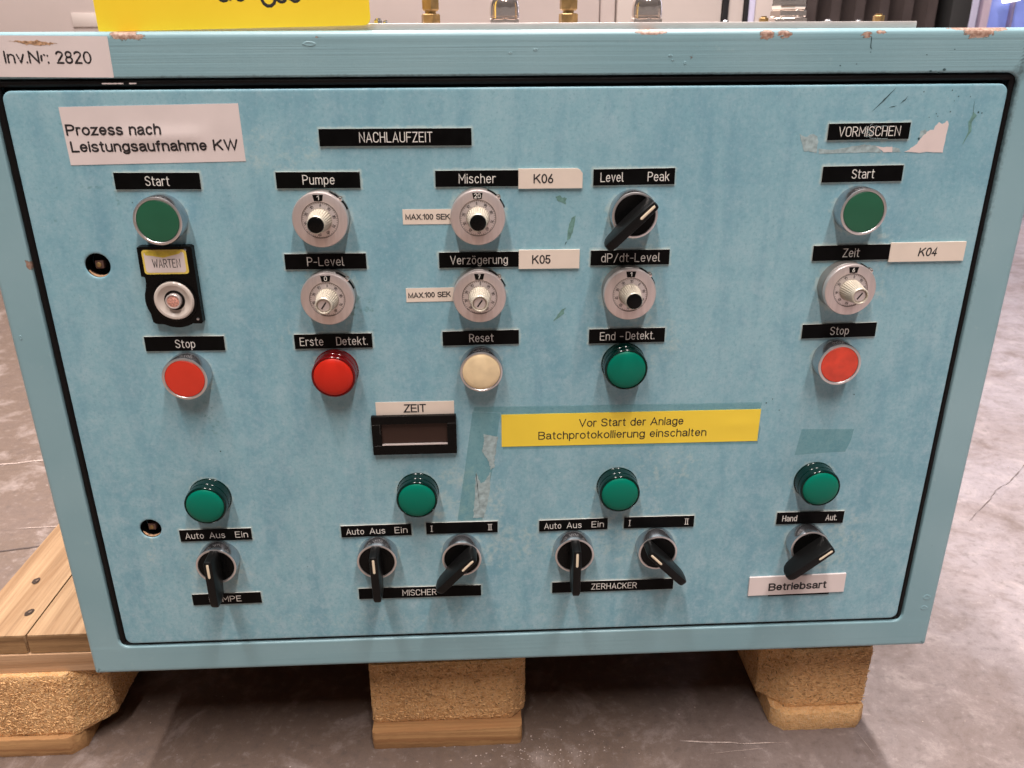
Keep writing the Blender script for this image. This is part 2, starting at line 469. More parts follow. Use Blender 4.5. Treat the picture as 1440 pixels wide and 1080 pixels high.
# ------------------------------------------------------------------ engraving alphabet (centre lines, cap height 1)
def arc(cx, cy, rx, ry, a0, a1, n=9):
    return [(cx + rx * math.cos(R(a0 + (a1 - a0) * i / (n - 1))), cy + ry * math.sin(R(a0 + (a1 - a0) * i / (n - 1)))) for i in range(n)]
G = {
 'A': (.52, [[(0, 0), (.26, 1), (.52, 0)], [(.08, .3), (.44, .3)]]),
 'B': (.46, [[(0, 0), (0, 1), (.22, 1)] + arc(.22, .77, .22, .23, 90, -90) + [(0, .54)], [(.22, .54)] + arc(.22, .27, .25, .27, 90, -90) + [(0, 0)]]),
 'C': (.46, [arc(.23, .77, .23, .23, 0, 180) + arc(.23, .23, .23, .23, 180, 360)]),
 'D': (.46, [[(0, 0), (0, 1), (.2, 1)] + arc(.2, .74, .26, .26, 90, 0) + arc(.2, .26, .26, .26, 0, -90) + [(0, 0)]]),
 'E': (.42, [[(.42, 1), (0, 1), (0, 0), (.42, 0)], [(0, .53), (.36, .53)]]),
 'F': (.42, [[(.42, 1), (0, 1), (0, 0)], [(0, .5), (.36, .5)]]),
 'H': (.46, [[(0, 0), (0, 1)], [(.46, 0), (.46, 1)], [(0, .52), (.46, .52)]]),
 'I': (.0, [[(0, 0), (0, 1)]]),
 'K': (.46, [[(0, 0), (0, 1)], [(.44, 1), (0, .4)], [(.16, .6), (.46, 0)]]),
 'L': (.40, [[(0, 1), (0, 0), (.40, 0)]]),
 'M': (.56, [[(0, 0), (0, 1), (.28, .35), (.56, 1), (.56, 0)]]),
 'N': (.48, [[(0, 0), (0, 1), (.48, 0), (.48, 1)]]),
 'O': (.46, [arc(.23, .77, .23, .23, 0, 180) + arc(.23, .23, .23, .23, 180, 360) + [(.46, .77)]]),
 'P': (.45, [[(0, 0), (0, 1), (.20, 1)] + arc(.20, .73, .25, .27, 90, -90) + [(0, .46)]]),
 'R': (.46, [[(0, 0), (0, 1), (.20, 1)] + arc(.20, .74, .25, .26, 90, -90) + [(0, .48)], [(.22, .48), (.46, 0)]]),
 'S': (.44, [arc(.22, .77, .22, .23, 20, 180) + [(.03, .64)] + [(.38, .42)] + arc(.22, .24, .22, .24, 25, -165)]),
 'T': (.46, [[(0, 1), (.46, 1)], [(.23, 1), (.23, 0)]]),
 'U': (.46, [[(0, 1)] + arc(.23, .23, .23, .23, 180, 360) + [(.46, 1)]]),
 'V': (.50, [[(0, 1), (.25, 0), (.50, 1)]]),
 'W': (.70, [[(0, 1), (.17, 0), (.35, .8), (.53, 0), (.70, 1)]]),
 'Z': (.44, [[(0, 1), (.44, 1), (0, 0), (.44, 0)]]),
 'a': (.37, [arc(.17, .55, .18, .17, 150, 30) + [(.37, .45), (.37, 0)], [(.37, .40), (.15, .40)] + arc(.16, .2, .16, .2, 90, 270) + [(.26, 0), (.37, .12)]]),
 'b': (.38, [[(0, 1), (0, 0)], arc(.19, .36, .19, .36, 180, -180, 17)]),
 'c': (.34, [arc(.18, .36, .18, .36, 40, 320, 14)]),
 'd': (.38, [[(.38, 1), (.38, 0)], arc(.19, .36, .19, .36, 0, 360, 17)]),
 'e': (.38, [[(.01, .38), (.38, .38)] + arc(.19, .38, .19, .34, 0, 180, 9) + arc(.19, .32, .19, .32, 180, 320, 9)]),
 'g': (.38, [arc(.19, .36, .19, .36, 0, 360, 17), [(.38, .72), (.38, -.05)] + arc(.19, -.05, .19, .21, 0, -150, 9)]),
 'h': (.36, [[(0, 1), (0, 0)], arc(.18, .50, .18, .22, 180, 0, 9) + [(.36, 0)]]),
 'i': (.0, [[(0, 0), (0, .70)], [(0, .93), (0, .98)]]),
 'k': (.36, [[(0, 1), (0, 0)], [(.33, .72), (0, .28)], [(.12, .44), (.36, 0)]]),
 'l': (.12, [[(0, 1), (0, .12)] + arc(.12, .12, .12, .12, 180, 270, 4)]),
 'm': (.60, [[(0, .72), (0, 0)], arc(.15, .52, .15, .20, 180, 0, 8) + [(.30, 0)], arc(.45, .52, .15, .20, 180, 0, 8) + [(.60, 0)]]),
 'n': (.36, [[(0, .72), (0, 0)], arc(.18, .50, .18, .22, 180, 0, 9) + [(.36, 0)]]),
 'o': (.38, [arc(.19, .36, .19, .36, 0, 360, 17)]),
 'p': (.38, [[(0, .72), (0, -.28)], arc(.19, .36, .19, .36, 180, -180, 17)]),
 'r': (.24, [[(0, .72), (0, 0)], arc(.17, .46, .17, .26, 180, 60, 7)]),
 's': (.34, [arc(.17, .54, .16, .18, 30, 190, 8) + [(.30, .32)] + arc(.17, .19, .17, .19, 20, -155, 8)]),
 't': (.26, [[(.10, .95), (.10, .12)] + arc(.22, .12, .12, .12, 180, 280, 5), [(0, .72), (.26, .72)]]),
 'u': (.36, [[(0, .72)] + arc(.18, .20, .18, .20, 180, 360, 9) + [(.36, .72)], [(.36, .3), (.36, 0)]]),
 'v': (.36, [[(0, .72), (.18, 0), (.36, .72)]]),
 'z': (.33, [[(0, .72), (.33, .72), (0, 0), (.33, 0)]]),
 '-': (.26, [[(0, .42), (.26, .42)]]), '/': (.36, [[(0, -.08), (.36, 1.0)]]), '.': (.0, [[(0, 0), (0, .05)]]),
 '0': (.42, [arc(.21, .77, .21, .23, 0, 180) + arc(.21, .23, .21, .23, 180, 360) + [(.42, .77)]]),
 '1': (.20, [[(0, .75), (.2, 1), (.2, 0)]]),
 '2': (.42, [arc(.21, .77, .21, .23, 165, -20) + [(0, 0), (.42, 0)]]),
 '3': (.42, [arc(.20, .77, .20, .23, 160, -80) + arc(.20, .27, .22, .27, 90, -160)]),
 '4': (.44, [[(.32, 0), (.32, 1), (0, .28), (.44, .28)]]),
 '5': (.42, [[(.38, 1), (.04, 1), (.0, .52)] + arc(.20, .30, .22, .30, 110, -160)]),
 '6': (.42, [[(.32, 1), (.03, .45)] + arc(.21, .27, .21, .27, 170, 530, 15)]),
 '7': (.42, [[(0, 1), (.42, 1), (.12, 0)]]),
 '8': (.42, [arc(.21, .76, .19, .24, -90, 270, 15), arc(.21, .26, .21, .26, 90, 450, 15)]),
 '9': (.42, [[(.10, 0), (.39, .55)] + arc(.21, .73, .21, .27, -10, 350, 15)]),
}
G['ö'] = (.38, G['o'][1] + [[(.09, .93), (.09, .97)], [(.29, .93), (.29, .97)]])
GAP = 0.20
# a plain printed sans: same idea, rounder and wider letters
GS = dict(G)
GS.update({
 'B': (.58, [[(0, 0), (0, 1), (.34, 1)] + arc(.32, .765, .24, .235, 90, -90) + [(0, .53)], [(.32, .53)] + arc(.32, .265, .27, .265, 90, -90) + [(0, 0)]]),
 'C': (.62, [arc(.33, .5, .33, .5, 42, 318, 17)]), 'O': (.66, [arc(.33, .5, .33, .5, 0, 360, 21)]), '0': (.46, [arc(.23, .5, .23, .5, 0, 360, 21)]),
 'D': (.60, [[(0, 0), (0, 1), (.26, 1)] + arc(.26, .5, .34, .5, 90, -90, 11) + [(0, 0)]]), 'E': (.54, [[(.54, 1), (0, 1), (0, 0), (.56, 0)], [(0, .53), (.50, .53)]]),
 'K': (.60, [[(0, 0), (0, 1)], [(.56, 1), (0, .38)], [(.22, .60), (.60, 0)]]), 'L': (.46, [[(0, 1), (0, 0), (.48, 0)]]),
 'M': (.70, [[(0, 0), (0, 1), (.35, .08), (.70, 1), (.70, 0)]]), 'N': (.60, [[(0, 0), (0, 1), (.60, 0), (.60, 1)]]),
 'P': (.56, [[(0, 0), (0, 1), (.32, 1)] + arc(.30, .735, .26, .265, 90, -90) + [(0, .47)]]), 'A': (.68, [[(0, 0), (.34, 1), (.68, 0)], [(.11, .31), (.57, .31)]]),
 'S': (.58, [arc(.29, .76, .27, .24, 15, 190, 10) + [(.10, .58), (.46, .46)] + arc(.29, .26, .29, .26, 30, -170, 10)]), 'T': (.60, [[(0, 1), (.60, 1)], [(.30, 1), (.30, 0)]]),
 'V': (.66, [[(0, 1), (.33, 0), (.66, 1)]]), 'W': (.94, [[(0, 1), (.235, 0), (.47, 1), (.705, 0), (.94, 1)]]), 'X': (.6, [[(0, 0), (.6, 1)], [(0, 1), (.6, 0)]]), 'Z': (.56, [[(.03, 1), (.56, 1), (0, 0), (.58, 0)]]),
 'a': (.44, [arc(.21, .52, .20, .20, 160, 20, 8) + [(.41, .12), (.46, 0)], [(.41, .44), (.18, .38)] + arc(.17, .19, .17, .19, 90, 290, 9) + [(.34, .10), (.41, .22)]]),
 'b': (.46, [[(0, 1), (0, 0)], arc(.23, .36, .23, .36, 180, -180, 19)]), 'c': (.42, [arc(.22, .36, .22, .36, 40, 320, 15)]), 'd': (.46, [[(.46, 1), (.46, 0)], arc(.23, .36, .23, .36, 0, 360, 19)]),
 'e': (.46, [[(.01, .38), (.45, .38)] + arc(.23, .37, .22, .35, 5, 322, 19)]), 'f': (.26, [arc(.24, .80, .14, .19, 85, 180, 6) + [(.10, 0)], [(0, .70), (.26, .70)]]),
 'g': (.46, [arc(.23, .36, .23, .36, 0, 360, 19), [(.46, .72), (.46, -.04)] + arc(.23, -.04, .23, .23, 0, -155, 9)]), 'h': (.42, [[(0, 1), (0, 0)], arc(.21, .48, .21, .24, 180, 0, 9) + [(.42, 0)]]),
 'k': (.42, [[(0, 1), (0, 0)], [(.38, .72), (0, .30)], [(.14, .45), (.42, 0)]]), 'l': (.0, [[(0, 0), (0, 1)]]), 'n': (.42, [[(0, .72), (0, 0)], arc(.21, .48, .21, .24, 180, 0, 9) + [(.42, 0)]]),
 'm': (.72, [[(0, .72), (0, 0)], arc(.18, .50, .18, .22, 180, 0, 8) + [(.36, 0)], arc(.54, .50, .18, .22, 180, 0, 8) + [(.72, 0)]]), 'o': (.48, [arc(.24, .36, .24, .36, 0, 360, 19)]),
 'p': (.46, [[(0, .72), (0, -.28)], arc(.23, .36, .23, .36, 180, -180, 19)]), 's': (.42, [arc(.21, .54, .19, .18, 25, 190, 8) + [(.10, .40), (.34, .31)] + arc(.21, .18, .21, .18, 25, -165, 8)]),
 't': (.24, [[(.10, .93), (.10, .12)] + arc(.21, .12, .11, .12, 180, 280, 5), [(0, .72), (.23, .72)]]), 'u': (.42, [[(0, .72)] + arc(.21, .22, .21, .22, 180, 360, 9) + [(.42, .72)], [(.42, .3), (.42, 0)]]),
 'v': (.44, [[(0, .72), (.22, 0), (.44, .72)]]), 'z': (.42, [[(0, .70), (.41, .70), (0, 0), (.43, 0)]]), ':': (0, [[(0, .0), (0, .04)], [(0, .62), (0, .66)]]), '.': (0, [[(0, 0), (0, .04)]]),
 '1': (.26, [[(0, .74), (.24, 1), (.24, 0)]]),
})
def stroke(mb, pts, w, d, h=0.12, mi=0):
    """a ribbon with a slightly domed section, round ends, laid at depth d"""
    P = [Vector((p[0], p[1])) for p in pts]
    Q = [P[0]]
    for p in P[1:]:
        if (p - Q[-1]).length > 1e-4:
            Q.append(p)
    P = Q
    if len(P) < 2:
        return
    def seg_dir(a, b):
        return (b - a).normalized()
    r = w / 2
    sec = [(-1, 0), (-.55, .8), (0, 1), (.55, .8), (1, 0)]
    rings = []
    d0 = seg_dir(P[0], P[1]); d1 = seg_dir(P[-2], P[-1])
    def ring(c, nrm, sc):
        return [(c.x + nrm.x * q * r * sc, -(d + h * z), c.y + nrm.y * q * r * sc) for q, z in sec]
    n0 = Vector((-d0.y, d0.x))
    rings.append(ring(P[0] - d0 * r * 0.95, n0, 0.25)); rings.append(ring(P[0] - d0 * r * 0.6, n0, 0.8)); rings.append(ring(P[0], n0, 1))
    for i in range(1, len(P) - 1):
        a = seg_dir(P[i - 1], P[i]); b = seg_dir(P[i], P[i + 1])
        t = a + b
        if t.length < 0.35:
            na = Vector((-a.y, a.x)); nb = Vector((-b.y, b.x))
            rings.append(ring(P[i], na, 1)); rings.append(ring(P[i], nb, 1)); continue
        t.normalize(); nrm = Vector((-t.y, t.x))
        c = max(0.45, nrm.dot(Vector((-a.y, a.x))))
        rings.append(ring(P[i], nrm, 1 / c))
    n1 = Vector((-d1.y, d1.x))
    rings.append(ring(P[-1], n1, 1)); rings.append(ring(P[-1] + d1 * r * 0.6, n1, 0.8)); rings.append(ring(P[-1] + d1 * r * 0.95, n1, 0.25))
    vs = [v for rg in rings for v in rg]; fs = []
    for j in range(len(rings) - 1):
        for i in range(4):
            a = j * 5 + i
            fs.append((a, a + 1, a + 6, a + 5))
    mb.add(vs, fs, mi)
def text_width(s, F=G):
    return sum((F[c][0] + GAP if c != ' ' else .40) for c in s) - GAP
def engraved(mb, s, x0, x1, zc, cap, w, d, ang=0.0, piv=None, F=G, shear=0.0, worn=0.0):
    tw = text_width(s, F)
    kx = (x1 - x0 - w) / tw if tw > 0 else cap
    x = x0 + w / 2
    ca, sa = math.cos(R(ang)), math.sin(R(ang))
    px, pz = piv or ((x0 + x1) / 2, zc)
    for c in s:
        if c == ' ':
            x += .40 * kx; continue
        wd, st = F[c]
        for ln in st:
            pts = []
            for (a, b) in ln:
                X = x + (a + b * shear) * kx; Z = zc - cap / 2 + b * cap
                X, Z = X - px, Z - pz
                pts.append((px + X * ca - Z * sa, pz + X * sa + Z * ca))
            if worn:
                for p0, p1 in zip(pts[:-1], pts[1:]):
                    nn = max(1, int(math.dist(p0, p1) / 0.7))
                    for q in range(nn):
                        a0 = (p0[0] + (p1[0] - p0[0]) * q / nn, p0[1] + (p1[1] - p0[1]) * q / nn)
                        a1 = (p0[0] + (p1[0] - p0[0]) * (q + 1) / nn, p0[1] + (p1[1] - p0[1]) * (q + 1) / nn)
                        nz = noise.noise(Vector((a0[0] * .35, a0[1] * .5, 3))) + .5 * noise.noise(Vector((a0[0] * 1.7, a0[1] * 1.7, 3)))
                        if nz < worn:
                            stroke(mb, [a0, a1], w * (1 - .5 * max(0, nz + .2)), d)
            else:
                stroke(mb, pts, w, d)
        x += (wd + GAP) * kx
def printed(s, x0, x1, zb, cap, d, parent, loc, bold=0.0, mat='ink', ang=0.0, name="lettering", shear=0.0, worn=0.0, lift=None):
    """printed sans lettering fitted between x0 and x1, baseline zb"""
    mb = MB()
    w = cap * (0.142 + bold * 3.0)
    engraved(mb, s, x0, x1, zb + cap / 2, cap, w, d, ang=ang, F=GS, shear=shear, worn=worn)
    if lift:
        mb.v = [(x, y - lift(x, z), z) for x, y, z in mb.v]
    return mb.build(name, MAT[mat], parent, loc, smooth=False)

# ================================================================== SETTING
def sheet(name, x0, x1, y0, y1, z, mat, kind='structure'):
    mb = MB(1.0)
    mb.add([(x0, y0, z), (x1, y0, z), (x1, y1, z), (x0, y1, z)], [(0, 1, 2, 3)])
    o = mb.build(name, mat, smooth=False)
    if kind:
        o["kind"] = kind
    return o
floor = sheet("floor", -25, 25, -25, 25, 0, MAT['floor'])
ceiling = sheet("ceiling", -25, 25, -25, 25, 5.6, MAT['ceil'])

def ribbon_on_floor(name, pts, w, mat, z=0.001, jit=0.3, label=None):
    mb = MB(1.0)
    P = []
    for a, b in zip(pts[:-1], pts[1:]):
        n = max(2, int((Vector(b) - Vector(a)).length / 0.012))
        for i in range(n):
            t = i / n
            P.append((a[0] + (b[0] - a[0]) * t, a[1] + (b[1] - a[1]) * t))
    P.append(pts[-1])
    vs = []
    for i, p in enumerate(P):
        q = P[min(i + 1, len(P) - 1)]; q0 = P[max(i - 1, 0)]
        d = (Vector(q) - Vector(q0)).normalized(); nrm = Vector((-d.y, d.x))
        j = w * jit * 2.0 * noise.noise(Vector((p[0] * 60, p[1] * 60, 3)))
        ww = w * (0.5 + jit * noise.noise(Vector((p[0] * 150, p[1] * 150, 9))))
        if i in (0, len(P) - 1):
            ww *= 0.2
        c = Vector(p) + nrm * j
        vs += [(c.x + nrm.x * ww, c.y + nrm.y * ww, z), (c.x - nrm.x * ww, c.y - nrm.y * ww, z)]
    fs = [(2 * i, 2 * i + 1, 2 * i + 3, 2 * i + 2) for i in range(len(P) - 1)]
    mb.add(vs, fs)
    o = mb.build(name, mat, floor, smooth=False)
    return o
ribbon_on_floor("chalk_mark", [(-0.97, 0.70), (-0.894, 0.7175), (-0.80, 0.735)], 0.0035, MAT['chalk'])
ribbon_on_floor("chalk_mark", [(-0.7566, 0.4989), (-0.66, 0.5040)], 0.0014, MAT['chalk'])
ribbon_on_floor("floor_joint", [(-0.80, 0.424), (-0.7479, 0.4363), (-0.6992, 0.4468), (-0.50, 0.49)], 0.003, MAT['crack'])
ribbon_on_floor("chalk_mark", [(0.1733, 0.0303), (0.24, 0.0245), (0.29, 0.0222)], 0.0015, MAT['chalk'], jit=0.6)
ribbon_on_floor("chalk_mark", [(0.200, 0.0120), (0.262, 0.0165)], 0.0004, MAT['chalk'])
ribbon_on_floor("floor_crack", [(0.7566, 0.4687), (0.79, 0.497), (0.8245, 0.533), (0.865, 0.56), (0.9259, 0.6155), (1.1, 0.78)], 0.0011, MAT['crack'], jit=0.9)
ribbon_on_floor("floor_crack", [(0.725, 0.44), (0.7566, 0.4687)], 0.0008, MAT['crack'], jit=0.9)
ribbon_on_floor("chalk_mark", [(0.368, 0.034), (0.374, 0.0)], 0.0004, MAT['chalk'])
# grit and crumbs of concrete lying on the floor
mb = MB(1.0)
for i in range(420):
    if i < 150:
        x, y = random.gauss(0.02, 0.05), random.gauss(0.015, 0.02)
    else:
        x, y = random.uniform(-0.7, 1.2), random.uniform(-0.05, 0.9)
    s = random.uniform(0.0005, 0.0014) * (1 if i < 200 else 0.8)
    a = random.uniform(0, 6)
    mb.add([(x + s * math.cos(a + k * 2.1) * random.uniform(.6, 1.3), y + s * math.sin(a + k * 2.1), 0.0004) for k in range(3)] + [(x, y, s * .8)], [(0, 1, 3), (1, 2, 3), (2, 0, 3), (0, 2, 1)])
o = mb.build("floor_grit", MAT['chalk'], floor, smooth=False)
o["kind"] = "stuff"
mb = MB(1.0)
mb.box(0.655, 0.690, 0.125, 0.137, 0.0006, 0.0016)
o = mb.build("paper_scrap", simple("lilac_scrap", (0.62, 0.57, 0.66), 0.5), None, smooth=False)
o["label"] = "small pale scrap of paper lying on the concrete floor right of the pallet"
o["category"] = "paper scrap"

# ================================================================== PALLET
pallet = thing("pallet", "light wooden pallet with chipboard blocks under the blue control cabinet", "pallet", (-0.09, 0.05, 0))
PO = Vector((-0.09, 0.05, 0))
def rough_block(name, x0, x1, y0, y1, z0, z1, mat, r=0.012, amp=0.0019, step=0.003, freq=90, seedv=0, rb=None, low=0.0):
    """box with rounded vertical corners, subdivided and roughened; rb = radius of the front corners"""
    rb = rb or r
    # outline in plan
    pts = []
    def corner(cx, cy, rad, a0, a1):
        n = 1 if rad > 0.009 else max(2, int(rad * abs(R(a1 - a0)) / step))
        for i in range(n + 1):
            a = R(a0 + (a1 - a0) * i / n)
            pts.append((cx + rad * math.cos(a), cy + rad * math.sin(a)))
    rl, rr = (rb if isinstance(rb, tuple) else (rb, rb))
    corner(x0 + rl, y0 + rl, rl, 180, 270)
    corner(x1 - rr, y0 + rr, rr, 270, 360)
    corner(x1 - r, y1 - r, r, 0, 90)
    corner(x0 + r, y1 - r, r, 90, 180)
    P = []
    for i, p in enumerate(pts):
        q = pts[(i + 1) % len(pts)]
        L = math.dist(p, q); n = max(1, int(L / step))
        for k in range(n):
            P.append((p[0] + (q[0] - p[0]) * k / n, p[1] + (q[1] - p[1]) * k / n))
    nz = max(3, int((z1 - z0) / step))
    cx, cy = (x0 + x1) / 2, (y0 + y1) / 2
    vs = []
    n = len(P)
    for j in range(nz + 1):
        z = z0 + (z1 - z0) * j / nz
        e = 0.0
        if j == 0 or j == nz:
            e = 0.0012
        for (x, y) in P:
            v = Vector((x * freq, y * freq, z * freq + seedv))
            dsp = amp * (0.45 * noise.noise(v * .5) + 0.7 * noise.noise(v * 3.1) + 0.5 * noise.noise(v * 6.3)) - e - low * max(0.0, 1 - (z - z0) / 0.02)
            dv = Vector((x - cx, y - cy)); dv.normalize()
            zz = z + (amp * 0.8 * noise.noise(v * 0.6 + Vector((5, 5, 5))) if 0 < j < nz else 0)
            vs.append((x + dv.x * dsp - PO.x, y + dv.y * dsp - PO.y, zz))
    fs = []
    for j in range(nz):
        for i in range(n):
            i2 = (i + 1) % n
            fs.append((j * n + i, j * n + i2, (j + 1) * n + i2, (j + 1) * n + i))
    fs.append(tuple(range(n))); fs.append(tuple(nz * n + i for i in range(n)))
    mb = MB(1.0); mb.add(vs, fs)
    return mb.build(name, mat, pallet, angle=50)
# three rows of blocks on their bottom boards (front row, and the rows behind)
for row, (ya, yb) in enumerate(((0.050, 0.195), (0.55, 0.695), (1.05, 1.195))):
    rough_block("block", -0.548, -0.432, ya, yb, 0.0225, 0.0998, MAT['chip'], r=0.008, rb=(0.006, 0.030), seedv=row * 7 + 1)
    rough_block("block", -0.1535, 0.0095, ya, yb, 0.0225, 0.0998, MAT['chip'], r=0.006, rb=(0.004, 0.014), seedv=row * 7 + 2)
    rough_block("block", 0.268, 0.381, ya, yb, 0.0225, 0.0998, MAT['chip'], r=0.008, rb=(0.026, 0.008), seedv=row * 7 + 3)
# loose chips and splinters standing out of the sawn chipboard faces
def flakes(x0, x1, yf, z0, z1, chamfer, side, count, seedv):
    rg = random.Random(seedv)
    mb = MB(1.0)
    for _ in range(count):
        u, z = rg.uniform(x0 + .003, x1 - .003), rg.uniform(z0 + .003, z1 - .003)
        y = yf
        if chamfer > 0 and u > x1 - chamfer:
            y += u - (x1 - chamfer)
        if chamfer < 0 and u < x0 - chamfer:
            y += (x0 - chamfer) - u
        if side and rg.random() < .22:      # the long face seen from the side
            y = yf + abs(chamfer) + rg.uniform(0, .11)
            u = x1 + .0002 if side > 0 else x0 - .0002
            nrm = Vector((side, 0, 0))
        else:
            nrm = Vector((0, -1, 0)) if y == yf else Vector((0.7 if chamfer > 0 else -0.7, -0.7, 0))
        l, w = rg.uniform(.0009, .0030), rg.uniform(.0004, .0010)
        ax = Vector((0, 0, 1)).cross(nrm).normalized(); a = rg.gauss(0, .7)
        d = (ax * math.cos(a) + Vector((0, 0, 1)) * math.sin(a)); e = d.cross(nrm).normalized()
        c = Vector((u, y, z)) + nrm * 0.0003
        lift = nrm * rg.uniform(.0001, .0011)
        vs = [c - d * l + nrm * -.0004, c - e * w * .8, c + d * l + lift, c + e * w + lift * .5, c + nrm * .0005]
        mb.add([(v.x - PO.x, v.y - PO.y, v.z) for v in vs], [(0, 1, 4), (1, 2, 4), (2, 3, 4), (3, 0, 4)], rg.choice((0, 1, 0, 1, 1, 2)))
    o = mb.build("wood_chips", [MAT['chip'], simple("light_chip", (0.90, 0.56, 0.26), 0.8), simple("dark_chip", (0.46, 0.235, 0.09), 0.8)], pallet, smooth=False)
    o["kind"] = "stuff"
flakes(-0.548, -0.432, 0.0498, 0.0235, 0.099, 0.030, 1, 1500, 1)
flakes(-0.1535, 0.0095, 0.0498, 0.0235, 0.099, 0.014, 1, 1900, 2)
flakes(0.268, 0.381, 0.0498, 0.0235, 0.099, -0.026, -1, 1500, 3)
rough_block("bottom_board", -0.546, -0.458, 0.044, 1.20, 0.0, 0.0222, MAT['pine_low'], r=0.003, amp=0.0012, step=0.005, seedv=21, rb=(0.003, 0.012))
rough_block("bottom_board", -0.1530, 0.0055, 0.035, 1.20, 0.0, 0.0222, MAT['pine_low'], r=0.003, amp=0.0014, step=0.005, seedv=22, rb=(0.004, 0.006))
rough_block("bottom_board", 0.278, 0.3795, 0.039, 1.20, 0.0, 0.0222, MAT['chip'], r=0.003, amp=0.0018, step=0.005, seedv=23, rb=(0.012, 0.010))
for ya, yb in ((0.057, 0.197), (0.553, 0.693), (1.053, 1.193)):
    rough_block("stringer_board", -0.5575, 0.3805, ya, yb, 0.1002, 0.1218, MAT['pine_x'], r=0.002, amp=0.0007, step=0.008, seedv=30 + ya)
xs = [(-0.5585, -0.4945), (-0.4930, -0.352), (-0.3505, -0.214), (-0.2125, -0.060), (-0.0585, 0.094), (0.0955, 0.232), (0.2335, 0.3805)]
for i, (a, b) in enumerate(xs):
    rough_block("deck_board", a, b, 0.0600, 1.20, 0.1222, 0.1434, MAT['pine'] if i > 6 else MAT['pine'], r=0.0015, amp=0.0005, step=0.009, seedv=40 + i * 3)
# darker sawn ends of the two boards that stick out on the left
for a, b in xs[:2]:
    mb = MB(1.0)
    n = 26
    vs = []
    for j in range(7):
        for i in range(n + 1):
            x = a + 0.0008 + (b - a - 0.0016) * i / n; z = 0.1228 + 0.0200 * j / 6
            vs.append((x - PO.x, 0.0592 + 0.0006 * noise.noise(Vector((x * 300, z * 400, 1))) - PO.y, z))
    mb.add(vs, [(j * (n + 1) + i, j * (n + 1) + i + 1, (j + 1) * (n + 1) + i + 1, (j + 1) * (n + 1) + i) for j in range(6) for i in range(n)])
    mb.build("sawn_end", MAT['pine_end'], pallet)
# nails in their dents
for (x, y) in ((-0.5276, 0.1534), (-0.5082, 0.0979), (-0.43, 0.16), (-0.40, 0.095)):
    mb = MB(1.0)
    n = 12
    ring = [(x + 0.0040 * math.cos(k * 6.283 / n) * (1 + .4 * noise.noise(Vector((k, x * 50, 0)))) - PO.x, y + 0.0058 * math.sin(k * 6.283 / n) * (1 + .5 * noise.noise(Vector((k, y * 90, 4)))) - PO.y, 0.1441) for k in range(n)]
    mb.add(ring, [tuple(range(n))])
    mb.add([(p[0] * 0.35 + (x - PO.x) * 0.65 + .001, p[1] * 0.35 + (y - PO.y) * 0.65, 0.1446) for p in ring], [tuple(range(n))], 1)
    mb.build("nail", [simple("nail_dent", (0.035, 0.018, 0.01), 0.8), simple("nail_head", (0.22, 0.16, 0.12), 0.4, 0.7)], pallet, smooth=False)

# ================================================================== CABINET
CZ = 0.1440
cab = thing("control_cabinet", "pale blue steel control cabinet with buttons, dials and black German labels on its door", "control cabinet", (0, 0, CZ))
DZ = 0.03538      # door's lower edge above the cabinet's base
def L(x, z, d=0.0):
    """a point on the door, in millimetres from the middle of its lower edge -> the cabinet's own frame"""
    return (x * 0.001, -d * 0.001, DZ + z * 0.001)

DW, DH = 363.5, 482.0
# ---- label list: (x, z, w, h, angle)
BLACK = [
 (-265.7, 419.7, 62, 12.1, -.6), (-148.3, 419.0, 61.8, 11.9, -.4), (-148.4, 357.5, 62.2, 12.1, -.25), (-148.1, 292.4, 61.8, 12.1, -.05),
 (-89.3, 449.1, 111, 12.3, -.2), (-30.5, 418.8, 62.0, 11.9, -.15), (-30.0, 356.9, 62.2, 12.1, -.1), (-30.0, 292.8, 61.5, 12.0, .35),
 (88.1, 418.7, 61.9, 12.1, .3), (88.1, 356.8, 62.0, 11.9, 0), (88.7, 292.2, 62, 12.2, .35), (263.4, 450.0, 62, 11.9, .4),
 (263.5, 418.9, 62.2, 12.0, .5), (264.2, 357.9, 61.6, 12.2, .4), (264.0, 293.0, 61.5, 12.0, .8), (-265.4, 292.7, 62.2, 12.1, -.5),
 (-266.1, 114.7, 62.0, 11.6, .1), (-265.6, 46.9, 61.6, 11.5, .5), (-126.0, 114.4, 61.8, 11.4, .45), (-50.2, 114.9, 63.4, 11.2, -.1),
 (-90.4, 47.4, 111.8, 11.3, -.05), (49.2, 114.5, 61.5, 11.2, .5), (126.3, 114.9, 63.2, 11.4, -.2), (87.4, 47.7, 112.8, 11.4, .15),
 (264.0, 114.9, 61.4, 12.2, -.3)]
CIRC = [(-265.7, 392.4, 18), (-265.4, 267.4, 18), (263, 392.1, 18), (263, 267.7, 18), (-30.2, 268, 17), (-148, 267, 18), (87, 267.9, 18),
        (-265.7, 152.2, 18), (-87.4, 152.4, 18), (86.9, 152.6, 18), (262.6, 152.8, 18), (87.7, 391.8, 18), (-265.5, 90.4, 18), (-125.7, 90.3, 18),
        (-50.9, 90.4, 18), (49.3, 90.5, 18), (124.1, 90.8, 18), (262.1, 90.7, 18), (-147, 392, 21), (-147, 331.4, 21), (-30.4, 392.1, 21), (-30.3, 331, 21),
        (86.8, 330.8, 21), (261.3, 331.4, 21)]
HOLES = [(-321.6, 356.7, 10.2), (-321.5, 122.1, 9.8)]

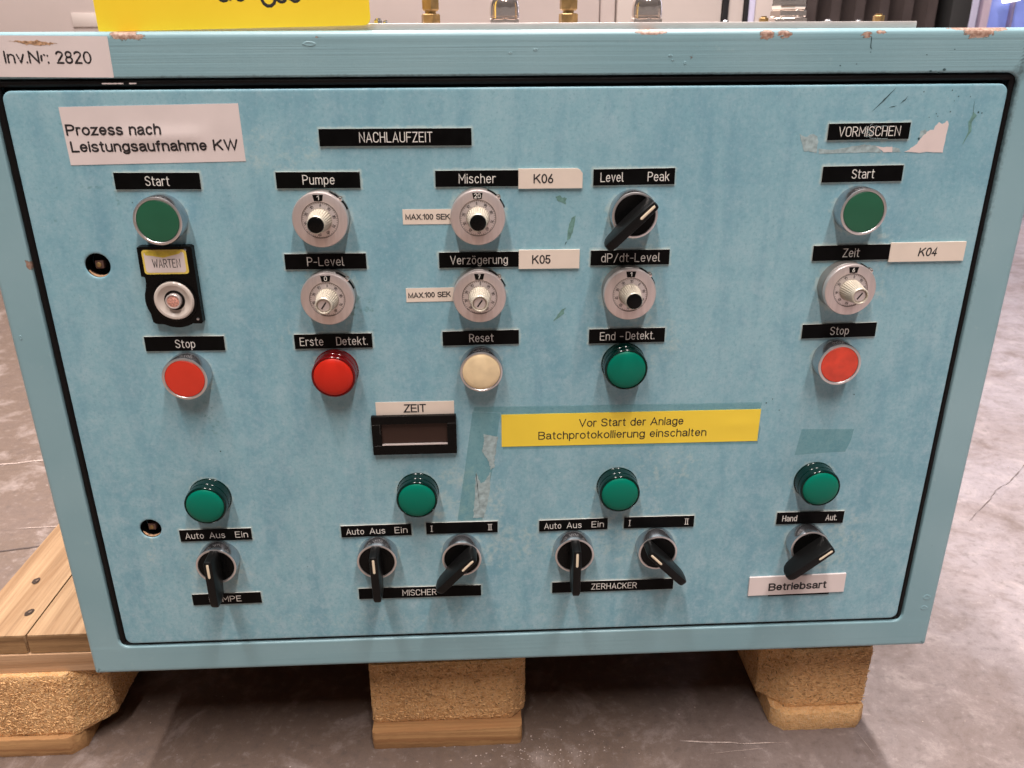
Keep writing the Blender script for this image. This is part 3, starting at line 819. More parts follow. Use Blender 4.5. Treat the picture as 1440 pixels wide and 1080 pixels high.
def vnoise(X, Z, s, seed=0):
    """smooth value noise on numpy grids"""
    g = np.random.default_rng(seed).random((260, 260))
    x = X / s + 80; z = Z / s + 80
    xi = np.floor(x).astype(int) % 259; zi = np.floor(z).astype(int) % 259
    fx = x - np.floor(x); fz = z - np.floor(z)
    fx = fx * fx * (3 - 2 * fx); fz = fz * fz * (3 - 2 * fz)
    return (g[xi, zi] * (1 - fx) + g[xi + 1, zi] * fx) * (1 - fz) + (g[xi, zi + 1] * (1 - fx) + g[xi + 1, zi + 1] * fx) * fz

# ---- door: one dense sheet with two holes, rounded corners and a turned-back edge
def make_door():
    nx, nz = 560, 372
    xs_ = np.linspace(-DW, DW, nx + 1); zs_ = np.linspace(0, DH, nz + 1)
    X, Z = np.meshgrid(xs_, zs_)
    step = max(2 * DW / nx, DH / nz)
    Fx = (X[:-1, :-1] + X[1:, 1:]) / 2; Fz = (Z[:-1, :-1] + Z[1:, 1:]) / 2
    keep = np.ones(Fx.shape, bool)
    for hx, hz, hr in HOLES:
        keep &= np.hypot(Fx - hx, Fz - hz) > hr
    RC = 6.0
    corners = []
    for sx in (-1, 1):
        for cz in (RC, DH - RC):
            cx = sx * (DW - RC)
            out = (np.sign(Fx - cx) == sx) & ((Fz < cz) if cz == RC else (Fz > cz))
            keep &= ~(out & (np.hypot(Fx - cx, Fz - cz) > RC))
            corners.append((cx, cz, sx, -1 if cz == RC else 1))
    X = X.copy(); Z = Z.copy()
    idx = np.arange((nx + 1) * (nz + 1)).reshape(nz + 1, nx + 1)
    kp = np.pad(keep, 1)
    around = kp[:-1, :-1].astype(int) + kp[1:, :-1] + kp[:-1, 1:] + kp[1:, 1:]
    for hx, hz, hr in HOLES:
        dd = np.hypot(X - hx, Z - hz)
        m = (dd < hr + 1.6 * step) & (around > 0) & (around < 4)
        X[m] = hx + (X[m] - hx) / dd[m] * hr; Z[m] = hz + (Z[m] - hz) / dd[m] * hr
    for cx, cz, sx, sz in corners:
        m = (around > 0) & (around < 4) & ((X - cx) * sx > 0) & ((Z - cz) * sz > 0)
        dd = np.hypot(X - cx, Z - cz)
        X[m] = cx + (X[m] - cx) / dd[m] * RC; Z[m] = cz + (Z[m] - cz) / dd[m] * RC
    # wear
    halo = np.zeros(X.shape)
    for (lx, lz, w, h, a) in BLACK:
        dx = np.abs(X - lx) - w / 2; dz = np.abs(Z - lz) - h / 2
        dist = np.hypot(np.maximum(dx, 0), np.maximum(dz, 0))
        halo = np.maximum(halo, np.clip(1 - dist / 3.2, 0, 1) * 0.95)
    for (cx, cz, cr) in CIRC:
        dist = np.hypot(X - cx, Z - cz) - cr
        wob = 2.5 + 5.0 * vnoise(X, Z, 9, int(cx * 3 + cz) % 97)
        halo = np.maximum(halo, np.clip(1 - np.maximum(dist, 0) / wob, 0, 1) * (0.35 + 0.5 * vnoise(X, Z, 6, 5)))
    for (lx, lz, rx, rz, s) in [(-165, 300, 60, 25, .3), (-30, 290, 50, 20, .3), (100, 330, 22, 60, .45), (105, 285, 40, 30, .45), (285, 345, 20, 60, .4), (285, 90, 40, 45, .5),
                                (-50, 140, 45, 45, .55), (90, 110, 50, 45, .5), (-20, 95, 60, 30, .5), (285, 430, 45, 12, .3), (-185, 440, 60, 20, .4),
                                (120, 170, 60, 30, .4), (-270, 75, 40, 40, .45), (-325, 100, 6, 40, .5), (-90, 20, 250, 14, .3)]:
        e = ((X - lx) / rx) ** 2 + ((Z - lz) / rz) ** 2
        halo = np.maximum(halo, s * np.clip(1.3 - e, 0, 1) * (0.3 + 1.0 * vnoise(X, Z, 5, 11)))
    dirt = np.zeros(X.shape)
    for (lx, lz, rx, rz, s) in [(-300, 410, 12, 12, .45), (-318, 415, 40, 2.5, .5), (-345, 400, 9, 22, .3), (-255, 225, 10, 26, .42), (-130, 320, 26, 14, .5), (-120, 305, 20, 10, .4),
                                (-215, 452, 40, 10, .35), (-310, 460, 30, 9, .3), (330, 320, 6, 2, .7), (-300, 185, 22, 18, .25), (350, 380, 8, 30, .2)]:
        e = ((X - lx) / rx) ** 2 + ((Z - lz) / rz) ** 2
        dirt = np.maximum(dirt, s * np.clip(1.2 - e, 0, 1) * (0.4 + 0.9 * vnoise(X, Z, 4, 21)))
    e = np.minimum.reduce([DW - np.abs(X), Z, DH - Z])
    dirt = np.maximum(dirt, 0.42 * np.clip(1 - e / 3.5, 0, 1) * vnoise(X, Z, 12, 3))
    co = np.stack([X.ravel(), np.zeros(X.size), Z.ravel()], 1) * 0.001
    quads = np.stack([idx[:-1, :-1], idx[:-1, 1:], idx[1:, 1:], idx[1:, :-1]], -1)[keep]
    used = np.unique(quads); remap = np.full(X.size, -1); remap[used] = np.arange(used.size)
    quads = remap[quads]
    co = co[used]
    me = bpy.data.meshes.new("door")
    me.vertices.add(len(co)); me.vertices.foreach_set("co", co.ravel())
    me.loops.add(quads.size); me.loops.foreach_set("vertex_index", quads.ravel().astype(np.int32))
    me.polygons.add(len(quads)); me.polygons.foreach_set("loop_start", np.arange(0, quads.size, 4, dtype=np.int32))
    me.update(calc_edges=True)
    for nm, arr in (("halo", halo), ("dirt", dirt)):
        at = me.attributes.new(nm, 'FLOAT', 'POINT')
        at.data.foreach_set("value", arr.ravel()[used].astype(np.float32))
    bm = bmesh.new(); bm.from_mesh(me)
    be = [e for e in bm.edges if e.is_boundary]
    for off, dep in ((0.00045, 0.0002), (0.00035, 0.0006), (0.0, 0.016)):
        r = bmesh.ops.extrude_edge_only(bm, edges=be)
        nv = [g for g in r["geom"] if isinstance(g, bmesh.types.BMVert)]
        be = [g for g in r["geom"] if isinstance(g, bmesh.types.BMEdge) and g.is_boundary]
        for v in nv:
            x, z = v.co.x * 1000, v.co.z * 1000
            d = None
            for hx, hz, hr in HOLES:
                if math.hypot(x - hx, z - hz) < hr + 3:
                    d = Vector((hx - x, 0, hz - z)).normalized()
            if d is None:
                cx = max(-DW + RC, min(DW - RC, x)); cz = max(RC, min(DH - RC, z))
                d = Vector((x - cx, 0, z - cz))
                d = d.normalized() if d.length > 1e-6 else Vector((0, 0, 0))
            v.co += d * off
            v.co.y += dep
    be = None
    bmesh.ops.recalc_face_normals(bm, faces=bm.faces[:])
    bm.to_mesh(me); bm.free()
    me.polygons.foreach_set("use_smooth", [True] * len(me.polygons))
    me.set_sharp_from_angle(angle=R(60))
    me.materials.append(MAT['door'])
    o = bpy.data.objects.new("door", me); COL.objects.link(o)
    o.parent = cab; o.location = (0, 0, DZ)
    if sum(p.normal.y * p.area for p in me.polygons) > 0:
        me.flip_normals()
    return o
door = make_door()
# hinge-side fixing bolts deep in the two holes
for hx, hz, hr in HOLES:
    mb = MB()
    mb.lathe([(hr + 1.0, -15.5), (hr + 1.0, -9), (hr - 1.6, -8)], 32, cap1=False)
    mb.lathe([(hr + 1, -15.5)], 32)
    mb.lathe([(hr - 1.0, -14), (hr - 1.0, -1.1), (hr - .7, -.75)], 40, cap1=False)  # black sleeve added to put the hole's inner shade into the colour
    o = mb.build("dark_hole_liner", MAT['rubber'], cab, L(hx, hz))
    mb = MB()
    mb.box(-3.2, 3.2, 3.4, 15, -3.2, 3.0, bev=0.7)
    mb.build("bolt_head", simple('dull_bolt', (0.12, 0.06, 0.045), 0.6, noise_amt=.3, noise_scale=300), o)
    mb = MB()
    mb.lathe([(2.0, -4), (1.9, -2.6), (1.2, -2.2)], 14, cx=-.2)
    mb.build("bolt_tip", MAT['brass'], o)
    mb = MB()   # crumbling rust along the lower lip
    vs = []; n = 26
    for i in range(n + 1):
        a = R(205 - 115 * i / n) * -1 - R(0)
        a = R(-155 + 110 * i / n)
        w = 0.2 + 1.5 * math.sin(math.pi * i / n) * (0.7 + 0.6 * noise.noise(Vector((i * .9, hx, 0))))
        r0 = hr - 0.72
        vs += [(r0 * math.cos(a), 1.2, r0 * math.sin(a)), ((hr - w - .9) * math.cos(a), 3.4, (hr - w - .9) * math.sin(a)), ((hr - w - 1.1) * math.cos(a), 9, (hr - w - 1.1) * math.sin(a))]
    mb.add(vs, [f for i in range(n) for f in ((3 * i, 3 * i + 1, 3 * i + 4, 3 * i + 3),)])
    mb.build("rust_lip", MAT['rust'], o)

# ---- frame: a profile swept round the opening, finely divided along the top for the chips
OX, OZ0, OZ1 = 400.0, -35.4, 521.0          # outer
IXL, IXR, IZ0, IZ1 = -371.4, 370.4, -4.8, 490.6    # opening
def make_frame():
    RO, RI = 4.2, 1.6
    depth = 380.0
    # profile across the frame width: parameter from inner back to outer back: (t, y)  t=0 inner edge, 1 outer edge (+offset)
    prof = [(0, 0, 24.0), (0, 0, RI)]
    for a in (30, 60, 90):
        prof.append((0, RI - RI * math.cos(R(a)), RI - RI * math.sin(R(a))))
    for t in (0.02, 0.06, 0.12, 0.2, 0.3, 0.4, 0.5, 0.6, 0.7, 0.8, 0.9):
        prof.append((t, None, 0.0))
    for a in range(0, 91, 15):
        prof.append((1, -RO + RO * math.sin(R(a)), RO - RO * math.cos(R(a))))
    prof += [(1, 0, 12.0), (1, 0, 40.0), (1, 0, depth)]
    RIc, ROc = 9.0, 3.0
    def rrect(x0, x1, z0, z1, rad, top_n, side_n, arc_n):
        pts = []
        def side(a, b, n):
            for i in range(n):
                pts.append((a[0] + (b[0] - a[0]) * i / n, a[1] + (b[1] - a[1]) * i / n))
        def cor(cx, cz, a0):
            for i in range(arc_n):
                a = R(a0 - 90 * i / arc_n); pts.append((cx + rad * math.cos(a), cz + rad * math.sin(a)))
        side((x0 + rad, z1), (x1 - rad, z1), top_n); cor(x1 - rad, z1 - rad, 90)
        side((x1, z1 - rad), (x1, z0 + rad), side_n); cor(x1 - rad, z0 + rad, 0)
        side((x1 - rad, z0), (x0 + rad, z0), top_n // 4); cor(x0 + rad, z0 + rad, -90)
        side((x0, z0 + rad), (x0, z1 - rad), side_n); cor(x0 + rad, z1 - rad, 180)
        return np.array(pts)
    inn = rrect(IXL, IXR, IZ0, IZ1, RIc, 760, 140, 8)
    out = rrect(-OX, OX, OZ0, OZ1, ROc, 760, 140, 8)
    d = out - inn
    n = len(inn)
    rings = []
    ys = []
    for (t, off, y) in prof:
        if off is None:
            p = inn + d * t
            p = inn + d * (0.04 + 0.86 * t) if t > 0 else inn
        elif t == 0:
            # move outward from the inner edge
            c = d / np.linalg.norm(d, axis=1)[:, None]
            p = inn + c * off
        else:
            sx = np.sign(out[:, 0]) * (np.abs(out[:, 0]) > OX - 3.5)
            c = np.stack([np.clip((out[:, 0]) / OX, -1, 1) * 0, np.zeros(n)], 1)
            cx = np.clip(out[:, 0], -OX + ROc, OX - ROc); cz = np.clip(out[:, 1], OZ0 + ROc, OZ1 - ROc)
            nn = out - np.stack([cx, cz], 1); nn /= np.linalg.norm(nn, axis=1)[:, None]
            p = out + nn * off
        rings.append(p); ys.append(y)
    P = np.array(rings); m = len(rings)
    Y = np.repeat(np.array(ys)[:, None], n, 1)
    # hand-painted surface is not dead flat
    X = P[:, :, 0]; Z = P[:, :, 1]
    chip = np.zeros(X.shape); grime = np.zeros(X.shape)
    for (cx, cz, rx, rz, s) in [(-273, 519, 9.5, 3.6, 1.0), (-262, 517.5, 4, 2.2, .8), (96, 519.3, 12, 2.2, .9), (179, 517.0, 5.5, 3.2, 1.0), (192, 517.4, 5.5, 2.6, .9), (252, 516.6, 4, 2.4, .8), (262, 518.3, 4, 1.6, .8),
                                (334, 518.0, 11, 4.2, 1.0), (342, 520, 16, 1.6, .8), (322, 520.6, 12, 1.2, .7), (-372.3, 358.5, 2.6, 3.4, .9), (-371, 357, 2, 2, .8), (-139, 516.5, 3, 1.0, .45),
                                (-90, 521, 60, .4, .3), (125, 502, 1.5, .8, .5)]:
        e = ((X - cx) / rx) ** 2 + ((Z - cz) / rz) ** 2
        chip = np.maximum(chip, s * np.clip(1.45 - e, 0, 1))
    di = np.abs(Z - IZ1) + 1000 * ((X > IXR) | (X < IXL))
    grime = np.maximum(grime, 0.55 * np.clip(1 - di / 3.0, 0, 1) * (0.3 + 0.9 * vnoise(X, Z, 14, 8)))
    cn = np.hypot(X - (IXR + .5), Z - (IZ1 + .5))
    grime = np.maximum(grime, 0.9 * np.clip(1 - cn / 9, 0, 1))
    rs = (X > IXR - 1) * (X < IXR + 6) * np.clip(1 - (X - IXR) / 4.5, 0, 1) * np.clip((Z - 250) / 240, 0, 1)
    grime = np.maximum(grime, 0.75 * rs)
    chip[Y > 14] = 0
    co = np.stack([X.ravel(), Y.ravel(), Z.ravel()], 1)
    fs = []
    mb = MB()
    mb.v = [tuple(q) for q in co]
    for j in range(m - 1):
        a = j * n; b = (j + 1) * n
        fs += [(a + i, a + (i + 1) % n, b + (i + 1) % n, b + i) for i in range(n)]
    mb.f = fs; mb.mi = [0] * len(fs)
    o = mb.build("frame", MAT['frame'], cab, L(0, 0), angle=60)
    for nm, arr in (("chip", chip), ("grime", grime)):
        at = o.data.attributes.new(nm, 'FLOAT', 'POINT')
        at.data.foreach_set("value", arr.ravel().astype(np.float32))
    return o
frame = make_frame()
# back plate of the housing and a dark inner wall behind the door gap
mb = MB(); mb.box(-OX + .3, OX - .3, 379, 381, OZ0 + .3, OZ1 - .3); mb.build("back_wall", MAT['frame'], cab, L(0, 0))
mb = MB(); mb.box(IXL - 6, IXR + 6, 19, 22, IZ0 - 6, IZ1 + 6); mb.build("inner_wall", MAT['rubber'], cab, L(0, 0))
# rubber gasket in the gap: a bead along the top, a flat lip on the other sides
mb = MB()
gx0, gx1, gz0, gz1 = IXL + .3, IXR - .3, IZ0 + .3, IZ1 - .3
def bead(a, b, r, yc):
    A, B = Vector(a), Vector(b); n = 160; sg = 10
    d = (B - A).normalized(); nr = Vector((-d.y, d.x))
    vs = []
    for i in range(n + 1):
        c = A + (B - A) * i / n
        rr = r * (1 + 0.05 * noise.noise(Vector((i * .35, r, yc))))
        wob = 0.25 * noise.noise(Vector((i * .11, 7, a[0])))
        for k in range(sg):
            an = 2 * math.pi * k / sg
            vs.append((c.x + nr.x * (rr * math.cos(an) + wob), yc - rr * math.sin(an), c.y + nr.y * (rr * math.cos(an) + wob)))
    mb.add(vs, [(i * sg + k, i * sg + (k + 1) % sg, (i + 1) * sg + (k + 1) % sg, (i + 1) * sg + k) for i in range(n) for k in range(sg)])
bead((gx0, gz1 - 2.6), (gx1, gz1 - 2.6), 2.7, 4.2)
bead((gx1 - 2.3, gz1), (gx1 - 2.3, gz0), 2.6, 4.6)
bead((gx0 + 2.6, gz0), (gx0 + 2.6, gz1), 3.0, 4.6)
bead((gx0, gz0 + 1.9), (gx1, gz0 + 1.9), 1.8, 3.6)
mb.build("gasket", MAT['rubber'], cab, L(0, 0))
# chafed white bits on the top bead
for (x0, x1) in ((-294, -279), (-275, -270)):
    mb = MB()
    n = 18
    vs = []
    for i in range(n + 1):
        x = x0 + (x1 - x0) * i / n
        w = 0.45 + 0.35 * noise.noise(Vector((i * .8, x0, 2)))
        vs += [(x, 1.25, IZ1 - 3.4 + w), (x, 1.25, IZ1 - 3.4 - w)]
    mb.add(vs, [(2 * i, 2 * i + 1, 2 * i + 3, 2 * i + 2) for i in range(n)])
    mb.build("chafe_mark", MAT['paper'], cab, L(0, 0))

# ---- marks on the paint: scrapes, dots, torn stickers, residue
def flat_patch(name, poly, mat, d=0.18, rag=0.0, sub=5, seedv=0.0, label=None, thick=0.12):
    P = []
    for i, p in enumerate(poly):
        q = poly[(i + 1) % len(poly)]
        for k in range(sub):
            t = k / sub
            x = p[0] + (q[0] - p[0]) * t; z = p[1] + (q[1] - p[1]) * t
            P.append((x + rag * noise.noise(Vector((x * .6, z * .6, seedv))), z + rag * noise.noise(Vector((x * .6, z * .6, seedv + 9)))))
    mb = MB()
    n = len(P)
    vs = [(x, -(d - thick), z) for x, z in P] + [(x, -d, z) for x, z in P]
    mb.add(vs, [tuple(n + i for i in range(n))] + [(i, (i + 1) % n, n + (i + 1) % n, n + i) for i in range(n)])
    o = mb.build(name, MAT[mat], cab, L(0, 0), smooth=False, label=label)
    return o
flat_patch("torn_sticker", [(293.9, 434.4), (301.3, 439.5), (305, 445), (308.9, 449.8), (313, 451), (316.1, 455.9), (319, 454.5), (321.9, 456.9), (323.8, 454.8), (323.1, 434.1)], 'residue', 0.25, 0.9, 5, 1, label="torn white sticker corner")
flat_patch("torn_sticker", [(270.6, 439.3), (275, 438.4), (283.9, 438.4), (283.9, 434.5), (277.7, 434.6)], 'residue', 0.22, 0.5, 4, 2)
flat_patch("glue_residue", [(211.3, 448.6), (216, 446.0), (221, 448.5), (225.4, 446.5), (226.2, 434.8), (215.9, 436.0)], 'residue_grey', 0.16, 0.9, 6, 3)
flat_patch("glue_residue", [(227.5, 437.6), (240, 436.8), (252, 438.8), (262, 440.5), (271.2, 439.4), (276.0, 434.5), (227.5, 434.4)], 'residue_grey', 0.15, 0.8, 5, 4)
flat_patch("glue_residue", [(283.9, 438.2), (289, 437.4), (291, 434.6), (284.2, 434.5)], 'residue_grey', 0.15, 0.5, 4, 5)
flat_patch("glue_residue", [(303.5, 449.5), (307, 451), (309, 448.5), (306, 446), (303, 445)], 'residue_grey', 0.14, 0.7, 4, 6)
for k, (a, b, w) in enumerate([((279.4, 481.0), (263.7, 463.9), 0.9), ((289.4, 474.7), (284.2, 469.3), .7), ((282.0, 468.0), (276.2, 466.8), .5)]):
    dx, dz = b[0] - a[0], b[1] - a[1]; ln = math.hypot(dx, dz); nx_, nz_ = -dz / ln * w / 2, dx / ln * w / 2
    mid = ((a[0] + b[0]) / 2 + nx_ * .8, (a[1] + b[1]) / 2 + nz_ * .8)
    flat_patch("scratch", [a, (mid[0] + nx_, mid[1] + nz_), b, (mid[0] - nx_, mid[1] - nz_)], 'dark_mark', 0.14, 0.35, 6, k + 20, thick=.1)
flat_patch("scrape", [(340.3, 471.3), (341.2, 463), (344.3, 460.7), (341.5, 456), (342.4, 449), (337.5, 438.9), (340.2, 449), (338.8, 456), (341, 461)], 'bare', 0.14, 0.4, 3, 31, thick=.1)
flat_patch("scrape", [(28.7, 405.8), (33, 404.8), (37.5, 403.0), (36.5, 398.7), (30.4, 401.0)], 'bare', 0.14, 1.4, 5, 32, thick=.1)
flat_patch("scrape", [(41.1, 387.9), (44.8, 390.0), (43.2, 380), (41.0, 372.5), (38.5, 370.5), (38.5, 378.0)], 'bare', 0.14, 1.0, 5, 33, thick=.1)
flat_patch("scrape", [(34.4, 314.4), (38.1, 316.9), (37.0, 311.5), (28.5, 305.1), (32, 311)], 'bare', 0.14, 1.0, 5, 34, thick=.1)
flat_patch("scrape", [(37.3, 369.5), (38.4, 370), (36.5, 366.5)], 'dark_mark', 0.14, 0.1, 2, 35, thick=.1)
dots = []
for (x, z, r) in [(300.6, 477.6, .45), (322, 478.6, .45), (327.5, 474.2, .5), (336.5, 474.0, .35), (323.5, 463.5, .5), (313.0, 462.0, .4), (308, 459.5, .35), (345, 462.8, .7), (347.8, 462.3, .5), (303.0, 444.2, .9),
                  (314.5, 460.2, .4), (286, 235, .5), (325, 471, .3), (211, 229, .6), (216, 232.5, .45), (223, 222, .5), (-216, 437, .4), (-287, 404, .35), (-251, 196, .6), (150, 60, .4), (-190, 78, .35)]:
    mb = MB(); n = 9
    mb.add([(x + r * (1 + .4 * noise.noise(Vector((k, x, 1)))) * math.cos(k * 6.283 / n), -0.13, z + r * (1 + .4 * noise.noise(Vector((k, z, 5)))) * math.sin(k * 6.283 / n)) for k in range(n)], [tuple(range(n))])
    dots.append(mb)
allm = MB()
for m_ in dots:
    allm.add(m_.v, m_.f)
o = allm.build("paint_specks", MAT['dark_mark'], cab, L(0, 0), smooth=False); o["kind"] = "stuff"
mb = MB()
for (x, z, r) in [(318, 506.5, .35), (235, 496, .4), (247, 497, .3), (298, 503, .35), (309, 490.6, .5), (313, 492.8, .9), (303, 491.8, .7), (256, 505, .3)]:
    n = 8
    mb.add([(x + 1.5 * r * math.cos(k * 6.283 / n), -0.12, z + r * math.sin(k * 6.283 / n)) for k in range(n)], [tuple(range(n))])
mb.add([(254.8, -.12, 515.2), (255.5, -.12, 515.2), (255.8, -.12, 509), (256.8, -.12, 506.8), (255.2, -.12, 508)], [(0, 1, 2, 3, 4)])
o = mb.build("paint_specks", MAT['dark_mark'], cab, L(0, 0), smooth=False); o["kind"] = "stuff"

# little blisters and sags in the brushed paint of the top rail
for (x, z, rx, rz) in ((-146, 512.5, 5.0, 1.7), (110, 503.5, 1.6, .8), (121, 498.5, 1.1, 1.3), (112, 500.5, 1.0, .5), (13, 508, 1.8, .9), (-5, 506, 1.4, .6), (390, 22, 4.0, 3.4), (389.5, 10, 3.6, 2.8), (-392, 300, 1.2, 2)):
    mb = MB()
    n = 20; vs = []
    for rr, h in ((1.0, -.02), (.9, .20), (.72, .32), (.5, .20), (.25, .12)):
        for k in range(n):
            a = 6.2832 * k / n; q = rr * (1 + .18 * noise.noise(Vector((math.cos(a) * 1.5, math.sin(a) * 1.5, x))))
            vs.append((x + rx * q * math.cos(a), -h, z + rz * q * math.sin(a)))
    mb.add(vs, [(j * n + k, j * n + (k + 1) % n, (j + 1) * n + (k + 1) % n, (j + 1) * n + k) for j in range(4) for k in range(n)] + [tuple(4 * n + k for k in range(n))])
    mb.build("paint_blister", MAT['frame'], cab, L(0, 0), angle=80)
# ---- clear tape
def tape(poly, d, label=None, seedv=0):
    mb = MB()
    n = len(poly)
    mb.add([(x, -d, z) for x, z in poly], [tuple(range(n))])
    return mb.build("clear_tape", MAT['tape'], cab, L(0, 0), smooth=False, label=label)
tape([(-38.2, 226.9), (-15.0, 225.2), (-21.5, 176), (-32.0, 121.6), (-54.0, 121.6), (-46.5, 170)], 0.16, "clear tape strip running down from the yellow sticker")
tape([(-36.5, 231.5), (207.5, 229.8), (205.2, 217), (209.0, 205), (207.8, 190.6), (-13.2, 191.2), (-14.0, 226.0), (-37.5, 227.3)], 0.34, "clear tape strip over the yellow sticker")
tape([(245.2, 203.5), (291.0, 202.4), (289.8, 190.3), (286.5, 180.6), (270, 180.3), (241.8, 178.4)], 0.16, "patch of old clear tape above the right green lamp")
flat_patch("tape_residue", [(-29.5, 206), (-17.5, 203.5), (-19, 190), (-21.0, 174), (-24.0, 172), (-26, 182), (-31, 190), (-29.0, 199)], 'residue_grey', 0.24, 1.2, 8, 41, thick=.05)
flat_patch("tape_residue", [(-36.5, 170), (-33, 159), (-29.5, 160), (-24, 170), (-25, 150), (-30.5, 124), (-40, 124), (-38, 146)], 'residue_grey', 0.24, 1.2, 8, 42, thick=.05)

# ---- name plates
STROKE = 0.82
def name_plate(x, z, w, h, ang, texts, label, stroke_w=STROKE, cap=6.4):
    """black laminated plate; texts = [(string, x0, x1)] in door millimetres"""
    mb = MB()
    hw, hh, b = w / 2, h / 2, 0.18
    out = [(-hw, -hh), (hw, -hh), (hw, hh), (-hw, hh)]
    inn = [(-hw + b, -hh + b), (hw - b, -hh + b), (hw - b, hh - b), (-hw + b, hh - b)]
    vs = [(p[0], 0, p[1]) for p in out] + [(p[0], -0.75, p[1]) for p in out] + [(p[0], -1.25, p[1]) for p in out] + [(p[0], -1.45, p[1]) for p in inn]
    q = lambda a, c: [(a + i, a + (i + 1) % 4, c + (i + 1) % 4, c + i) for i in range(4)]
    mb.add(vs, q(0, 4), 1); o0 = len(mb.f)
    mb.f += q(4, 8) + q(8, 12) + [(12, 13, 14, 15)]; mb.mi += [0] * 9
    mb.f += [(3, 2, 1, 0)]; mb.mi += [1]
    o = mb.build("name_plate", [MAT['plate'], MAT['plate_core']], cab, L(x, z), rot=(0, -R(ang), 0), smooth=False, label=label)
    tm = MB()
    for t in texts:
        s, x0, x1 = t[:3]
        c = t[3] if len(t) > 3 else cap
        zc = t[4] if len(t) > 4 else 0.0
        engraved(tm, s, x0 - x, x1 - x, zc, c, stroke_w, 1.40)
    tm.build("lettering", MAT['engrave'], o, smooth=False)
    return o
T = BLACK
name_plate(*T[0], [("Start", -274.6, -256.8)], "black plate engraved Start at upper left")
name_plate(*T[1], [("Pumpe", -159.9, -136.1, 6.4, .3)], "black plate engraved Pumpe")
name_plate(*T[2], [("P-Level", -162.6, -134.2)], "black plate engraved P-Level")
name_plate(*T[3], [("Erste", -174.8, -156.0), ("Detekt.", -145.9, -120.8)], "black plate engraved Erste Detekt.")
name_plate(*T[4], [("NACHLAUFZEIT", -115.9, -62.3)], "wide black plate engraved NACHLAUFZEIT", cap=6.7)
name_plate(*T[5], [("Mischer", -44.2, -16.3)], "black plate engraved Mischer")
name_plate(*T[6], [("Verzögerung", -52.6, -7.7, 6.2)], "black plate engraved Verzögerung")
name_plate(*T[7], [("Reset", -39.4, -19.6)], "black plate engraved Reset")
name_plate(*T[8], [("Level", 62.4, 80.2), ("Peak", 98.2, 114.9)], "black plate engraved Level and Peak")
name_plate(*T[9], [("dP/dt-Level", 65.2, 111.9)], "black plate engraved dP/dt-Level")
name_plate(*T[10], [("End", 66.5, 79.3), ("-", 82.8, 85.8), ("Detekt.", 87.6, 111.3)], "black plate engraved End-Detekt.")
name_plate(*T[11], [("VORMISCHEN", 240.2, 287.4)], "black plate engraved VORMISCHEN, smeared with glue", cap=6.6)
name_plate(*T[12], [("Start", 255.0, 272.8)], "black plate engraved Start at upper right")
name_plate(*T[13], [("Zeit", 257.2, 270.9)], "black plate engraved Zeit")
name_plate(*T[14], [("Stop", 256.5, 272.2)], "black plate engraved Stop at right")
name_plate(*T[15], [("Stop", -272.9, -257.2)], "black plate engraved Stop at left")
name_plate(*T[16], [("Auto", -292.5, -276.4), ("Aus", -271.6, -258.0), ("Ein", -249.3, -238.1)], "black plate engraved Auto Aus Ein, leftmost", cap=5.6)
name_plate(*T[17], [("PUMPE", -281.5, -252.5)], "black plate engraved PUMPE at the lower left", cap=5.6)
name_plate(*T[18], [("Auto", -152.5, -136.6), ("Aus", -131.9, -118.0), ("Ein", -109.9, -98.4)], "black plate engraved Auto Aus Ein above the left mixer switch", cap=5.6)
name_plate(*T[19], [("I", -77.5, -76.7), ("II", -26.6, -24.0)], "black plate engraved I and II above the mixer switches", cap=5.8)
name_plate(*T[20], [("MISCHER", -106.7, -75.3)], "wide black plate engraved MISCHER", cap=5.9)
name_plate(*T[21], [("Auto", 22.9, 38.4), ("Aus", 43.1, 56.6), ("Ein", 65.4, 76.6)], "black plate engraved Auto Aus Ein right of the middle", cap=5.6)
name_plate(*T[22], [("I", 99.3, 100.1), ("II", 149.9, 152.5)], "black plate engraved I and II right of the middle", cap=5.8)
name_plate(*T[23], [("ZERHACKER", 67.3, 109.8)], "wide black plate engraved ZERHACKER", cap=5.9)
name_plate(*T[24], [("Hand", 238.2, 252.0), ("Aut.", 278.0, 288.8)], "black plate engraved Hand and Aut.", stroke_w=1.0, cap=5.4)
name_plate(264, 36.5, 58, 12, .3, [], "black plate almost hidden under the Betriebsart sticker")
# serifs of the roman numerals
mb = MB()
for (x, zc) in ((-77.1, 114.9), (-26.2, 114.9), (-24.4, 114.9), (99.7, 114.9), (150.3, 114.9), (152.1, 114.9)):
    for s in (-1, 1):
        stroke(mb, [(x - .9, zc + s * 2.9), (x + .9, zc + s * 2.9)], .5, 1.41)
mb.build("numeral_serif", MAT['engrave'], cab, L(0, 0), smooth=False)
# glue smeared over part of the VORMISCHEN plate
mb = MB()
for k in range(26):
    a = random.uniform(0, 6.28); r = random.uniform(1, 5)
    x, z = 270 + random.gauss(0, 6.5), 449.5 + random.gauss(0, 3.2)
    if not 452 - 8 < z < 455.5 or not 245 < x < 292:
        continue
    st = random.uniform(0, 6.28); ex = st + random.uniform(.5, 1.7)
    stroke(mb, [(x + r * 1.3 * math.cos(st + (ex - st) * i / 6), min(455.3, max(444.6, z + r * .6 * math.sin(st + (ex - st) * i / 6)))) for i in range(7)], 0.28, 1.47, 0.04)
mb.build("glue_smear", MAT['residue_grey'], cab, L(0, 0), smooth=False)

